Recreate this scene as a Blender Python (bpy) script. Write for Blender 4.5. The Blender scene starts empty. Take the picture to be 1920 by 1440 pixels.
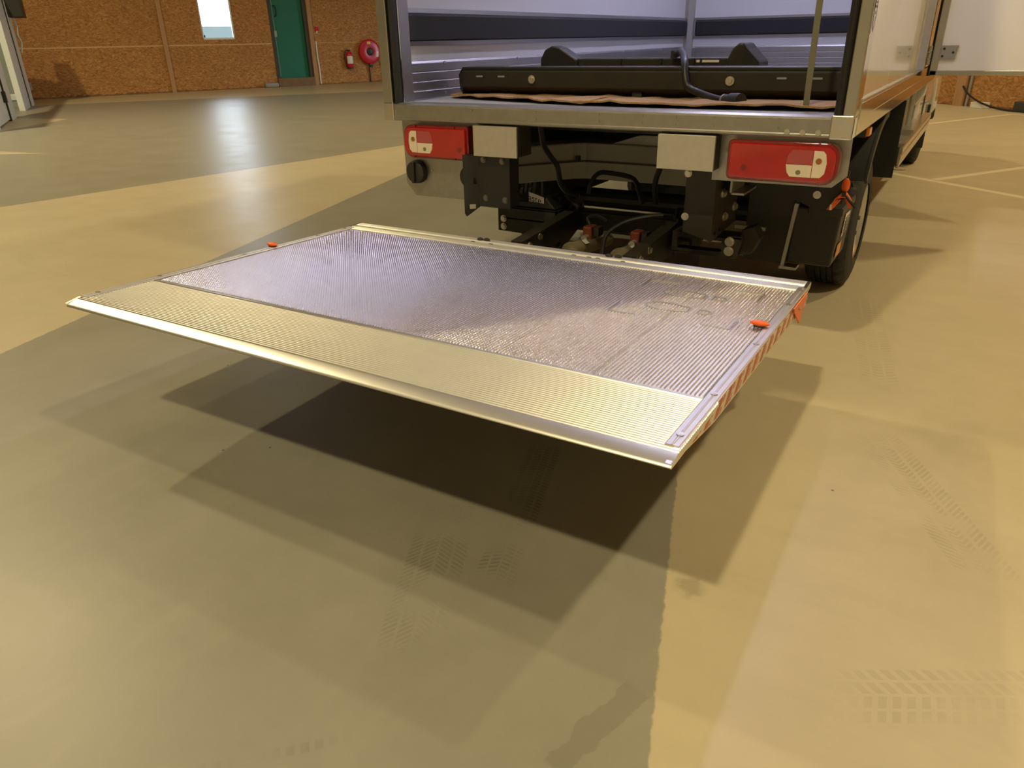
import bpy, bmesh, math, random
from mathutils import Vector, Matrix, geometry, noise
random.seed(7)
S = bpy.context.scene
COL = S.collection
PI = math.pi

# ------------------------------------------------------------------ camera
CAM = Vector((1.4315, -2.9352, 1.2632)); YAW, PITCH, ROLL, FPX = -0.549, -0.4386, -0.021, 1374.86
cam_d = bpy.data.cameras.new('camera'); cam = bpy.data.objects.new('camera', cam_d); COL.objects.link(cam)
cy, sy, cp, sp = math.cos(YAW), math.sin(YAW), math.cos(PITCH), math.sin(PITCH)
fw = Vector((sy*cp, cy*cp, sp)); rt = Vector((cy, -sy, 0)); up = rt.cross(fw)
c_, s_ = math.cos(ROLL), math.sin(ROLL)
rt, up = c_*rt + s_*up, -s_*rt + c_*up
cam.matrix_world = Matrix(((rt.x, up.x, -fw.x, CAM.x), (rt.y, up.y, -fw.y, CAM.y), (rt.z, up.z, -fw.z, CAM.z), (0, 0, 0, 1)))
cam_d.sensor_width = 36; cam_d.lens = FPX/1920*36; cam_d.clip_start = .05; cam_d.clip_end = 200
S.camera = cam

# ------------------------------------------------------------------ world, exposure
w = bpy.data.worlds.new('sky'); S.world = w; w.use_nodes = True
bg = w.node_tree.nodes['Background']; bg.inputs[0].default_value = (.72, .86, 1, 1); bg.inputs[1].default_value = 17.0
S.view_settings.view_transform = 'Standard'; S.view_settings.look = 'None'
S.view_settings.exposure = -0.35; S.view_settings.gamma = 1; S.view_settings.use_curve_mapping = False
LAMP_COL = (1.0, .835, .48)
# warm high-bay lamps under the ceiling, all above the frame: x, y, watts, name of the light
LAMPS = [(-.1, -7.2, 850, 'ceiling_lamp_rear_offscreen'),        # casts the platform's main shadow
         (-12.5, 1.0, 1260, 'ceiling_lamp_left_offscreen'),      # casts the second, left-hand shadow
         (5.6, -.8, 420, 'ceiling_lamp_right_offscreen'),        # lights the side panel, faint wedge under the platform
         (-5.0, 10.0, 500, 'ceiling_lamp_front_offscreen'),      # lights the boards, reel shadow falls to its left
         (5.8, 7.2, 600, 'ceiling_lamp_front_right_offscreen')]  # lights the far right boards and floor
LAMP_Z = 10.0

# ------------------------------------------------------------------ helpers
WL = {}   # world location of every parent
def tag(o, label=None, cat=None, group=None, kind=None):
    if label: o['label'] = label
    if cat: o['category'] = cat
    if group: o['group'] = group
    if kind: o['kind'] = kind
    return o
def put(o, parent, loc):
    COL.objects.link(o); o.location = loc; WL[o.name] = Vector(loc)
    if parent is not None:
        o.parent = parent; o.matrix_parent_inverse = Matrix.Translation(-WL[parent.name])
    return o
def empty(name, loc, label=None, cat=None, group=None):
    o = bpy.data.objects.new(name, None); o.empty_display_size = .1
    put(o, None, loc); return tag(o, label, cat, group)

class MB:
    def __init__(s): s.v = []; s.f = []
    def add(s, vs, fs):
        n = len(s.v); s.v += [tuple(p) for p in vs]; s.f += [tuple(i+n for i in f) for f in fs]; return s
    def box(s, x0, x1, y0, y1, z0, z1):
        return s.add([(x0,y0,z0),(x1,y0,z0),(x1,y1,z0),(x0,y1,z0),(x0,y0,z1),(x1,y0,z1),(x1,y1,z1),(x0,y1,z1)],
                     [(3,2,1,0),(4,5,6,7),(0,1,5,4),(1,2,6,5),(2,3,7,6),(3,0,4,7)])
    def hexa(s, p):   # 8 corners: bottom ring, top ring
        return s.add(p, [(3,2,1,0),(4,5,6,7),(0,1,5,4),(1,2,6,5),(2,3,7,6),(3,0,4,7)])
    def bar(s, a, b, wx, wz, upv=(0,0,1)):
        a = Vector(a); b = Vector(b); d = (b-a).normalized(); u = Vector(upv)
        r = d.cross(u).normalized()*wx/2; u = r.cross(d).normalized()*wz/2
        return s.hexa([a-r-u, a+r-u, b+r-u, b-r-u, a-r+u, a+r+u, b+r+u, b-r+u])
    def prism(s, poly, axis, a0, a1, scale1=None):
        n = len(poly); f = {'x': lambda p, a: (a, p[0], p[1]), 'y': lambda p, a: (p[0], a, p[1]), 'z': lambda p, a: (p[0], p[1], a)}[axis]
        p1 = poly
        if scale1:
            cx = sum(p[0] for p in poly)/n; cz = sum(p[1] for p in poly)/n
            p1 = [(cx+(p[0]-cx)*scale1, cz+(p[1]-cz)*scale1) for p in poly]
        return s.add([f(p, a0) for p in poly]+[f(p, a1) for p in p1],
                     [tuple(range(n)), tuple(range(2*n-1, n-1, -1))]+[(i, i+n, (i+1) % n+n, (i+1) % n) for i in range(n)])
    def tube(s, pts, r, n=8, closed=False):
        pts = [Vector(p) for p in pts]; m = len(pts); rings = []
        t0 = (pts[1]-pts[0]).normalized(); u = Vector((0,0,1)) if abs(t0.z) < .9 else Vector((1,0,0))
        u = (u-t0*u.dot(t0)).normalized()
        for i, p in enumerate(pts):
            t = (pts[min(i+1, m-1)]-pts[max(i-1, 0)]).normalized()
            u = (u-t*u.dot(t)).normalized(); b = t.cross(u)
            rr = r[i] if isinstance(r, (list, tuple)) else r
            rings.append([p+rr*(math.cos(2*PI*k/n)*u+math.sin(2*PI*k/n)*b) for k in range(n)])
        vs = [v for R in rings for v in R]; fs = []
        for i in range(m-1):
            for k in range(n):
                fs.append((i*n+k, i*n+(k+1) % n, (i+1)*n+(k+1) % n, (i+1)*n+k))
        fs += [tuple(range(n-1, -1, -1)), tuple((m-1)*n+k for k in range(n))]
        return s.add(vs, fs)
    def cyl(s, p0, p1, r, n=16, r1=None):
        return s.tube([p0, p1], [r, r if r1 is None else r1], n)
    def lathe(s, prof, c, axis, n=24, fn=None):   # prof [(radius, along)]
        c = Vector(c); a = Vector(axis).normalized(); u = Vector((0,0,1)) if abs(a.z) < .9 else Vector((0,1,0))
        u = (u-a*u.dot(a)).normalized(); b = a.cross(u); m = len(prof); vs = []
        for k in range(n):
            th = 2*PI*k/n; d = math.cos(th)*u+math.sin(th)*b
            for j, (r, h) in enumerate(prof):
                if fn: r = fn(k, j, r, h)
                vs.append(c+a*h+d*r)
        fs = []
        for k in range(n):
            for j in range(m-1):
                fs.append((k*m+j, ((k+1) % n)*m+j, ((k+1) % n)*m+j+1, k*m+j+1))
        return s.add(vs, fs)
    def plate(s, outer, holes, f, th):   # f maps 2d->Vector, th thickness vector
        loops = [outer]+holes; flat = [p for l in loops for p in l]; n = len(flat)
        tris = geometry.tessellate_polygon([[Vector((p[0], p[1], 0)) for p in l] for l in loops])
        th = Vector(th); A = [Vector(f(*p)) for p in flat]
        fs = [tuple(t) for t in tris]+[tuple(i+n for i in reversed(t)) for t in tris]; o = 0
        for l in loops:
            k = len(l)
            fs += [(o+i, o+(i+1) % k, o+(i+1) % k+n, o+i+n) for i in range(k)]; o += k
        return s.add(A+[a+th for a in A], fs)
    def ell(s, c, rx, ry, rz, n=14, m=8):
        prof = [(math.sin(PI*j/m), -math.cos(PI*j/m)) for j in range(m+1)]; vs = []
        for k in range(n):
            for r, h in prof: vs.append((c[0]+rx*r*math.cos(2*PI*k/n), c[1]+ry*r*math.sin(2*PI*k/n), c[2]+rz*h))
        M = m+1
        return s.add(vs, [(k*M+j, ((k+1) % n)*M+j, ((k+1) % n)*M+j+1, k*M+j+1) for k in range(n) for j in range(m)])
    def build(s, name, mat, parent=None, smooth=False, bevel=0, label=None, origin=None, angle=40):
        xs, ys, zs = zip(*s.v)
        c = Vector(origin) if origin is not None else Vector(((min(xs)+max(xs))/2, (min(ys)+max(ys))/2, (min(zs)+max(zs))/2))
        me = bpy.data.meshes.new(name); me.from_pydata([Vector(p)-c for p in s.v], [], s.f)
        bm = bmesh.new(); bm.from_mesh(me)
        if smooth: bmesh.ops.remove_doubles(bm, verts=bm.verts, dist=1e-6)
        bmesh.ops.recalc_face_normals(bm, faces=bm.faces); bm.to_mesh(me); bm.free()
        if isinstance(mat, str): mat = M[mat]
        me.materials.append(mat)
        if smooth:
            me.polygons.foreach_set('use_smooth', [True]*len(me.polygons))
            me.set_sharp_from_angle(angle=math.radians(angle))
        o = bpy.data.objects.new(name, me); put(o, parent, c)
        if bevel:
            b = o.modifiers.new('bevel', 'BEVEL'); b.width = bevel; b.segments = 2; b.limit_method = 'ANGLE'; b.angle_limit = math.radians(35)
        if label: o['label'] = label
        return o
def copy_tree(o, off, parent=None):
    c = o.copy(); COL.objects.link(c); off = Vector(off)
    WL[c.name] = WL[o.name]+off
    if parent is None:
        c.location = o.location+off
    else:
        c.parent = parent; c.location = o.location+off; c.matrix_parent_inverse = Matrix.Translation(-WL[parent.name])
    for ch in list(o.children): copy_tree(ch, off, c)
    return c
def rrect(x0, x1, z0, z1, r, n=5):
    rs = r if isinstance(r, (list, tuple)) else [r]*4; out = []
    for (cx, cz, a0), rr in zip([(x1, z1, 0), (x0, z1, 90), (x0, z0, 180), (x1, z0, 270)], rs):
        sx = -1 if cx == x1 else 1; sz = -1 if cz == z1 else 1
        for k in range(n+1):
            a = math.radians(a0+90*k/n); out.append((cx+sx*rr+rr*math.cos(a), cz+sz*rr+rr*math.sin(a)))
    return out
def spline(pts, n=8):
    pts = [Vector(p) for p in pts]; out = []
    for i in range(len(pts)-1):
        p0 = pts[max(i-1, 0)]; p1 = pts[i]; p2 = pts[i+1]; p3 = pts[min(i+2, len(pts)-1)]
        for k in range(n):
            t = k/n
            out.append(.5*((2*p1)+(p2-p0)*t+(2*p0-5*p1+4*p2-p3)*t*t+(3*p1-p0-3*p2+p3)*t**3))
    return out+[pts[-1]]

# ------------------------------------------------------------------ materials
M = {}
class NT:
    """tiny helper to write node maths"""
    def __init__(s, name):
        s.m = bpy.data.materials.new(name); s.m.use_nodes = True; s.t = s.m.node_tree; s.n = s.t.nodes
        s.b = s.n['Principled BSDF']; M[name] = s.m
    def new(s, t, **k):
        n = s.n.new(t)
        for a, b in k.items(): setattr(n, a, b)
        return n
    def link(s, a, b): s.t.links.new(a, b)
    def math(s, op, a, b=0.0, c=None, clamp=False):
        n = s.new('ShaderNodeMath', operation=op, use_clamp=clamp)
        for i, v in enumerate((a, b, c)):
            if v is None: continue
            if isinstance(v, (int, float)): n.inputs[i].default_value = v
            else: s.link(v, n.inputs[i])
        return n.outputs[0]
    def mix(s, f, a, b, blend='MIX'):
        n = s.new('ShaderNodeMix', data_type='RGBA', blend_type=blend)
        for sock, v in ((n.inputs[0], f), (n.inputs[6], a), (n.inputs[7], b)):
            if isinstance(v, (int, float)): sock.default_value = v
            elif isinstance(v, tuple): sock.default_value = v if len(v) == 4 else v+(1,)
            else: s.link(v, sock)
        return n.outputs[2]
    def noise(s, scale, detail=3, vec=None, rough=.5, dist=0):
        n = s.new('ShaderNodeTexNoise'); n.inputs['Scale'].default_value = scale; n.inputs['Detail'].default_value = detail
        n.inputs['Roughness'].default_value = rough; n.inputs['Distortion'].default_value = dist
        if vec is not None: s.link(vec, n.inputs['Vector'])
        return n.outputs[0]
    def ramp(s, f, lo, hi):
        return s.math('SMOOTH_MIN', 1.0, s.math('MAXIMUM', s.math('DIVIDE', s.math('SUBTRACT', f, lo), hi-lo), 0.0), .0)
    def step(s, f, lo, hi):
        n = s.new('ShaderNodeMapRange', interpolation_type='SMOOTHSTEP'); s.link(f, n.inputs[0])
        n.inputs[1].default_value = lo; n.inputs[2].default_value = hi; return n.outputs[0]
    def pos(s): return s.new('ShaderNodeNewGeometry').outputs['Position']
    def obj(s): return s.new('ShaderNodeTexCoord').outputs['Object']
    def xyz(s, v):
        n = s.new('ShaderNodeSeparateXYZ'); s.link(v, n.inputs[0]); return n.outputs
    def vec(s, x, y, z):
        n = s.new('ShaderNodeCombineXYZ')
        for i, v in enumerate((x, y, z)):
            if isinstance(v, (int, float)): n.inputs[i].default_value = v
            else: s.link(v, n.inputs[i])
        return n.outputs[0]
    def mapping(s, v, scale=(1,1,1), rot=(0,0,0)):
        n = s.new('ShaderNodeMapping'); s.link(v, n.inputs[0]); n.inputs['Scale'].default_value = scale; n.inputs['Rotation'].default_value = rot
        return n.outputs[0]
    def col(s, v):
        if isinstance(v, tuple): s.b.inputs['Base Color'].default_value = v if len(v) == 4 else v+(1,)
        else: s.link(v, s.b.inputs['Base Color'])
    def set(s, **k):
        for a, v in k.items():
            sock = s.b.inputs[a.replace('_', ' ')]
            if isinstance(v, (int, float, tuple)): sock.default_value = v
            else: s.link(v, sock)
    def bump(s, h, strength=.3, dist=.002):
        n = s.new('ShaderNodeBump'); n.inputs['Strength'].default_value = strength; n.inputs['Distance'].default_value = dist
        s.link(h, n.inputs['Height']); s.link(n.outputs[0], s.b.inputs['Normal'])
def simple(name, col, rough=.5, metal=0, var=0.0, vscale=6, bump=0, **k):
    t = NT(name)
    if var:
        f = t.noise(vscale, 4, t.obj())
        t.col(t.mix(f, tuple(c*(1-var) for c in col), tuple(min(1, c*(1+var)) for c in col)))
    else: t.col(col)
    t.set(Roughness=rough, Metallic=metal)
    if bump: t.bump(t.noise(vscale*8, 3, t.obj()), bump, .001)
    if k: t.set(**k)
    return t
simple('alu_dull', (.76,.74,.71), .42, 1, .12, 9)
simple('alu_deck', (.76,.74,.71), .27, 1, .08, 9)
simple('alu_ramp', (.78,.76,.71), .40, 1, .06, 14)
simple('alu_trim', (.70,.68,.64), .28, 1, .10, 10)
simple('alu_frame', (.50,.49,.45), .34, 1, .10, 12)
simple('alu_polished', (.80,.79,.76), .10, 1, .04, 5)
simple('galvanised', (.37,.36,.33), .38, .85, .14, 30)
simple('galvanised_box', (.60,.57,.50), .40, .8, .08, 40)
simple('steel_sheet', (.42,.42,.40), .45, .8, .15, 25)
simple('black_steel', (.014,.013,.011), .45, .0, .3, 20)
simple('black_plastic', (.022,.021,.018), .5, 0, .2, 30)
simple('dark_iron', (.028,.024,.016), .5, .2, .35, 18)
simple('rubber', (.016,.015,.014), .7, 0, .3, 40)
simple('tyre_rubber', (.022,.021,.020), .75, 0, .35, 30)
simple('rim_steel', (.52,.50,.46), .3, .9, .1, 8)
simple('white_panel', (.86,.84,.79), .12, 0, .02, 3, Coat_Weight=.6, Coat_Roughness=.03)
simple('white_paint', (.78,.77,.73), .2)
simple('box_lining', (.60,.60,.60), .32, 0, .03, 2)
simple('kick_alu', (.40,.39,.38), .42, 1, .08, 6)
simple('liner_grey', (.38,.37,.34), .6, 0, .12, 6)
simple('carpet', (.024,.024,.025), .95, 0, .6, 260, .5)
simple('strap_web', (.20,.19,.13), .8, 0, .2, 200)
simple('bolt_zinc', (.62,.59,.50), .35, 1)
simple('bolt_dark', (.20,.19,.17), .4, 1)
simple('orange_plastic', (.92,.14,.015), .4, 0, .05, 8)
simple('orange_flag', (.83,.22,.08), .55, 0, .05, 8)
simple('orange_valve', (.15,.03,.012), .5)
simple('cylinder_paint', (.16,.135,.085), .4, 0, .2, 12)
simple('lamp_red', (.40,.003,.005), .08, 0, .25, 14, Coat_Weight=.8, Coat_Roughness=.02)
simple('lamp_dark_red', (.20,.003,.006), .12, 0, 0, 1, Coat_Weight=.8, Coat_Roughness=.02)
simple('lamp_clear', (.78,.68,.52), .15, 0, .10, 22, Coat_Weight=.8, Coat_Roughness=.02)
simple('lamp_pink', (.42,.06,.07), .15, 0, .1, 22, Coat_Weight=.8, Coat_Roughness=.02)
simple('lamp_bulb', (.32,.12,.02), .3)
simple('marker_orange', (.85,.25,.04), .2, 0, 0, 1, Coat_Weight=.5)
simple('label_white', (.74,.71,.66), .5)
simple('label_ink', (.015,.014,.012), .6)
simple('label_orange', (.62,.26,.08), .5)
simple('cable_black', (.014,.014,.013), .45)
simple('door_green', (.010,.165,.115), .35, 0, .06, 2)
simple('frame_dark', (.05,.045,.035), .6, 0, .2, 6)
simple('red_paint', (.52,.012,.03), .3, 0, .06, 5)
simple('sticker_yellow', (.85,.55,.12), .5)
simple('office_white', (.78,.84,.87), .35)
simple('office_grey', (.33,.36,.35), .5)
simple('ceiling_paint', (.36,.34,.33), .7, 0, .06, 1)
simple('plaster', (.50,.47,.42), .8, 0, .05, 1)
simple('cab_paint', (.72,.70,.64), .15, 0, 0, 1, Coat_Weight=.6)
simple('cab_glass', (.02,.025,.03), .05)
simple('sky_blue', (.55,.72,.80), .6)
simple('lead_grey', (.30,.30,.32), .6)
# cardboard with fine flute lines
t = NT('cardboard'); p = t.obj(); f = t.noise(14, 4, p)
t.col(t.mix(f, (.30,.17,.075), (.50,.32,.16))); t.set(Roughness=.85)
wv = t.new('ShaderNodeTexWave'); wv.inputs['Scale'].default_value = 30; t.link(t.mapping(p, (1,.6,1)), wv.inputs[0]); t.bump(wv.outputs['Fac'], .5, .003)
# glass pane: passes light, mirrors at grazing angles
t = NT('pane_glass'); tr = t.new('ShaderNodeBsdfTransparent'); gl = t.new('ShaderNodeBsdfGlossy'); gl.inputs['Roughness'].default_value = .02
fr = t.new('ShaderNodeFresnel'); mx = t.new('ShaderNodeMixShader'); t.link(fr.outputs[0], mx.inputs[0]); t.link(tr.outputs[0], mx.inputs[1]); t.link(gl.outputs[0], mx.inputs[2])
t.link(mx.outputs[0], t.n['Material Output'].inputs[0])
# lit lamp glass
simple('lamp_glass', (.85,.84,.80), .3)
# wood batten
t = NT('batten_wood'); p = t.mapping(t.obj(), (8, 8, .6)); f = t.noise(5, 5, p)
t.col(t.mix(f, (.36,.19,.085), (.50,.29,.14))); t.set(Roughness=.7)
simple('joint_wood', (.62,.40,.20), .8, 0, .25, 9)
simple('step_wood', (.20,.12,.065), .8, 0, .3, 8)
simple('alu_edge', (.66,.64,.60), .45, 1, .12, 12)
simple('guard_dark', (.10,.11,.095), .5, .3, .1, 9)
# oriented strand board
def osb(name, dark, mid, light, dirv):
    t = NT(name); p = t.pos(); x, y, z = t.xyz(p)
    # coordinate along the wall and height
    a = t.math('ADD', t.math('MULTIPLY', x, dirv[0]), t.math('MULTIPLY', y, dirv[1]))
    base = t.vec(a, z, t.math('MULTIPLY', x, .3))
    wob = t.new('ShaderNodeTexNoise'); wob.inputs['Scale'].default_value = 3; t.link(base, wob.inputs['Vector'])
    va = t.new('ShaderNodeVectorMath', operation='MULTIPLY_ADD'); t.link(wob.outputs['Color'], va.inputs[0]); va.inputs[1].default_value = (.25,.25,.25); t.link(base, va.inputs[2])
    cols = []
    for rot, sc in ((.35, (15, 50, 15)), (-.5, (17, 56, 17)), (1.1, (18, 50, 18))):
        v = t.new('ShaderNodeTexVoronoi'); v.inputs['Scale'].default_value = 1.0
        t.link(t.mapping(va.outputs[0], sc, (0, 0, rot)), v.inputs['Vector']); s2 = t.new('ShaderNodeSeparateColor'); t.link(v.outputs['Color'], s2.inputs[0])
        cols.append((s2.outputs[0], v.outputs['Distance']))
    sel = t.step(t.noise(7, 2, base), .45, .55)
    m1 = t.mix(sel, cols[0][0], cols[1][0]); m2 = t.mix(.45, m1, cols[2][0])
    rp = t.new('ShaderNodeValToRGB'); t.link(m2, rp.inputs[0]); e = rp.color_ramp.elements
    e[0].position = .08; e[0].color = dark+(1,); e[1].position = .97; e[1].color = light+(1,)
    k = e.new(.5); k.color = mid+(1,); k2 = e.new(.8); k2.color = tuple((a_+b_)/2 for a_, b_ in zip(mid, light))+(1,)
    dirt = t.step(t.math('ADD', z, t.math('MULTIPLY', t.math('SUBTRACT', t.noise(9, 4, base), .5), .16)), .035, .05)   # ragged grime line
    n2 = t.noise(.7, 3, base)
    c = t.mix(t.math('MULTIPLY', t.step(n2, .35, .75), .25), rp.outputs[0], dark)
    c = t.mix(dirt, t.mix(t.noise(6, 3, base), (.02,.014,.01), mid), c)
    t.col(c); t.set(Roughness=.75); t.bump(m2, .4, .003)
osb('osb', (.25,.105,.028), (.42,.195,.055), (.62,.34,.12), (.386,.923)); osb('osb_right', (.25,.105,.028), (.42,.195,.055), (.62,.34,.12), (.755,-.656))

# painted screed floor
def floor_material():
    t = NT('floor_paint'); p = t.pos(); x, y, z = t.xyz(p)
    rag = t.math('MULTIPLY', t.math('SUBTRACT', t.noise(26, 4, p), .5), .020)
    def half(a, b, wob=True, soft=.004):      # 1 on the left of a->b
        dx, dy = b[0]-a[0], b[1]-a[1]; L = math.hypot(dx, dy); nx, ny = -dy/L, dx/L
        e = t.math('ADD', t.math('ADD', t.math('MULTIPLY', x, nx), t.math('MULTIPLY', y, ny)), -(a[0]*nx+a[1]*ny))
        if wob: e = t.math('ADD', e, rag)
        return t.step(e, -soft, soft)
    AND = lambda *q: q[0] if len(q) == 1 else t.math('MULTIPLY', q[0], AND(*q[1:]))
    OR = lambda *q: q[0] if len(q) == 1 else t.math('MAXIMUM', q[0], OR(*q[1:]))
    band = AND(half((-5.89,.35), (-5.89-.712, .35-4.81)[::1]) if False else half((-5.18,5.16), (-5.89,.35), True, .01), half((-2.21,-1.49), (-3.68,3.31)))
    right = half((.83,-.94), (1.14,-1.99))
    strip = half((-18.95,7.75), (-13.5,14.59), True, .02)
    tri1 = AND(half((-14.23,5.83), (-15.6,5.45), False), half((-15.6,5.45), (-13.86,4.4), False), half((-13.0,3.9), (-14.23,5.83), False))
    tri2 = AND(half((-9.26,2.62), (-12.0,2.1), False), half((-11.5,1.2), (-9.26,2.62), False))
    def seg(a, b, wd):
        dx, dy = b[0]-a[0], b[1]-a[1]; L = math.hypot(dx, dy); ux, uy = dx/L, dy/L
        s = t.math('ADD', t.math('ADD', t.math('MULTIPLY', x, ux), t.math('MULTIPLY', y, uy)), -(a[0]*ux+a[1]*uy))
        e = t.math('ADD', t.math('ADD', t.math('MULTIPLY', x, -uy), t.math('MULTIPLY', y, ux)), (a[0]*uy-a[1]*ux))
        return s, e, L
    def line(a, b, wd):
        s, e, L = seg(a, b, wd); e = t.math('ADD', e, t.math('MULTIPLY', rag, .5))
        return AND(t.step(t.math('ABSOLUTE', e), wd/2+.006, wd/2-.006), t.step(s, -.01, .01), t.step(s, L+.01, L-.01))
    lines = OR(line((.45,5.64), (4.2,2.72), .085), line((1.19,5.14), (4.3,9.9), .085), line((.2,9.25), (1.89,12.3), .085), line((1.89,12.3), (3.6,10.8), .085))
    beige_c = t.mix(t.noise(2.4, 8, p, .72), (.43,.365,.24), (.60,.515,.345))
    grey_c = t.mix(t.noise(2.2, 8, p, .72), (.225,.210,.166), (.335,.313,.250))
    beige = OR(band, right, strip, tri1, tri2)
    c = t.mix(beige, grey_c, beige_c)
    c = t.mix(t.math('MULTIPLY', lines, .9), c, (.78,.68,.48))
    # long trowel / brushing streaks and small specks
    st = t.noise(2.0, 6, t.mapping(p, (1.0, 3.2, 1), (0, 0, .5)), .65)
    c = t.mix(t.math('MULTIPLY', t.step(st, .50, .80), .20), c, t.mix(.55, c, (.12,.10,.06)))
    st2 = t.noise(3.0, 5, t.mapping(p, (3.0, 1.0, 1), (0, 0, -.5)), .6)
    c = t.mix(t.math('MULTIPLY', t.step(st2, .50, .85), .08), c, (.62,.53,.37))
    blot = t.noise(.9, 5, p, .7); c = t.mix(t.math('MULTIPLY', t.step(blot, .55, .8), .18), c, (.16,.15,.085))
    vo = t.new('ShaderNodeTexVoronoi'); vo.inputs['Scale'].default_value = 7; t.link(p, vo.inputs['Vector'])
    sc = t.new('ShaderNodeSeparateColor'); t.link(vo.outputs['Color'], sc.inputs[0])
    spk = AND(t.step(vo.outputs['Distance'], .045, .02), t.step(sc.outputs[0], .80, .82)); c = t.mix(t.math('MULTIPLY', spk, .8), c, (.05,.04,.025))
    # tyre tracks: worn print of the tread blocks
    fade = t.step(t.noise(5, 4, p), .38, .62)
    def track(a, b, wd, per, amt, chev, rows):
        s, e, L = seg(a, b, wd); ea = t.math('ABSOLUTE', e)
        win = AND(t.step(ea, wd/2, wd/2-.01), t.step(s, 0, .12), t.step(s, L, L-.15))
        ph = t.math('ADD', t.math('DIVIDE', s, per), t.math('MULTIPLY', ea, chev/per))
        bars = t.step(t.math('ABSOLUTE', t.math('SUBTRACT', t.math('FRACT', ph), .5)), .16, .24)
        rw = t.step(t.math('ABSOLUTE', t.math('SUBTRACT', t.math('FRACT', t.math('MULTIPLY', t.math('ADD', e, wd/2), rows/wd)), .5)), .44, .36)
        return t.math('MULTIPLY', AND(win, bars, rw, fade), amt)
    tr = OR(track((.572,-2.016), (.292,-1.43), .17, .017, .26, .8, 4), track((.61,-1.72), (.35,-.90), .12, .016, .42, .4, 4),
            track((1.40,-1.645), (2.0,-1.31), .15, .030, .14, .45, 4), track((.36,-2.47), (.64,-2.19), .034, .028, .32, .0, 1),
            track((1.33,-.36), (1.75,-1.15), .16, .020, .20, .9, 3), track((1.10,1.2), (1.32,.0), .15, .03, .15, .5, 3))
    sd = t.new('ShaderNodeVectorMath', operation='DISTANCE'); t.link(p, sd.inputs[0]); sd.inputs[1].default_value = (1.045,-1.46,0)
    blob = t.math('MULTIPLY', t.step(t.math('ADD', sd.outputs[1], t.math('MULTIPLY', t.noise(30, 4, p), .07)), .085, .05), .35); c = t.mix(blob, c, (.14,.11,.06))
    c = t.mix(tr, c, (.10,.085,.05))
    # damp patch with its own outline
    s, e, L = seg((.985,-2.09), (1.055,-1.82), .1)
    pe = t.math('ADD', t.math('ABSOLUTE', e), t.math('MULTIPLY', t.math('SUBTRACT', t.noise(14, 4, p), .5), .07))
    patch = AND(t.step(pe, .032, .029), t.step(s, .0, .01), t.step(s, L, L-.02)); c = t.mix(t.math('MULTIPLY', patch, .28), c, (.13,.12,.075))
    t.col(c)
    rgh = t.math('ADD', .33, t.math('MULTIPLY', t.noise(2.2, 5, p, .65), .14))
    t.set(Roughness=rgh, Specular_IOR_Level=.36)
    t.bump(t.noise(60, 4, p), .06, .002)
floor_material()
# red / white hatched tape printed on the platform's edge
t = NT('hazard_tape'); x, y, z = t.xyz(t.pos())
ph = t.math('FRACT', t.math('DIVIDE', t.math('ADD', y, t.math('MULTIPLY', z, -1.0)), .088))
big = t.math('MULTIPLY', t.step(ph, .02, .06), t.step(ph, .50, .46))
sm = t.math('MULTIPLY', t.step(ph, .54, .57), t.step(ph, .72, .69)); hz = t.step(t.math('ABSOLUTE', t.math('SUBTRACT', t.math('FRACT', t.math('MULTIPLY', z, 38)), .5)), .12, .2)
t.col(t.mix(t.math('MAXIMUM', big, t.math('MULTIPLY', sm, hz)), (.72,.62,.50), (.42,.07,.025))); t.set(Roughness=.35)

# ------------------------------------------------------------------ setting
HALL = 10.6
WD = Vector((.386, .923, 0)); WN = Vector((.923, -.386, 0)); W0 = Vector((-21.43, 9.06, 0))      # left OSB wall: direction, inward normal, origin
RD = Vector((.755, -.656, 0)); RN = Vector((-.656, -.755, 0)); R0 = Vector((.54, 14.3, 0))       # right OSB wall
K0 = W0-12*WD; K1 = Vector((-13.97, 26.9, 0)); K2 = R0+16*RD; K3 = Vector((9.0, -14, 0)); K4 = Vector((-26.0, -14, 0))
m = MB(); m.add([(-40,-25,-.3),(25,-25,-.3),(25,40,-.3),(-40,40,-.3),(-40,-25,0),(25,-25,0),(25,40,0),(-40,40,0)], [(3,2,1,0),(4,5,6,7),(0,1,5,4),(1,2,6,5),(2,3,7,6),(3,0,4,7)])
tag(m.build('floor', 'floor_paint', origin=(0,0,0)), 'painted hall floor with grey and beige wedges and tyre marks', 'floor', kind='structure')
m = MB().box(-40, 25, -25, 40, HALL, HALL+.2); tag(m.build('ceiling', 'ceiling_paint'), kind='structure')
def wpt(s, z, n=0.0): return W0+WD*s+WN*n+Vector((0,0,z))
def rpt(s, z, n=0.0): return R0+RD*s+RN*n+Vector((0,0,z))
def wbox(mb, f, s0, s1, z0, z1, n0, n1):
    return mb.hexa([f(s0,z0,n0), f(s1,z0,n0), f(s1,z0,n1), f(s0,z0,n1), f(s0,z1,n0), f(s1,z1,n0), f(s1,z1,n1), f(s0,z1,n1)])
def board(f, s0, s1, z0, z1, parent, th=.018):
    g = .0012
    return wbox(MB(), f, s0+g, s1-g, z0+g, z1-g, 0, th).build('osb_board', 'osb' if f is wpt else 'osb_right', parent)
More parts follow.
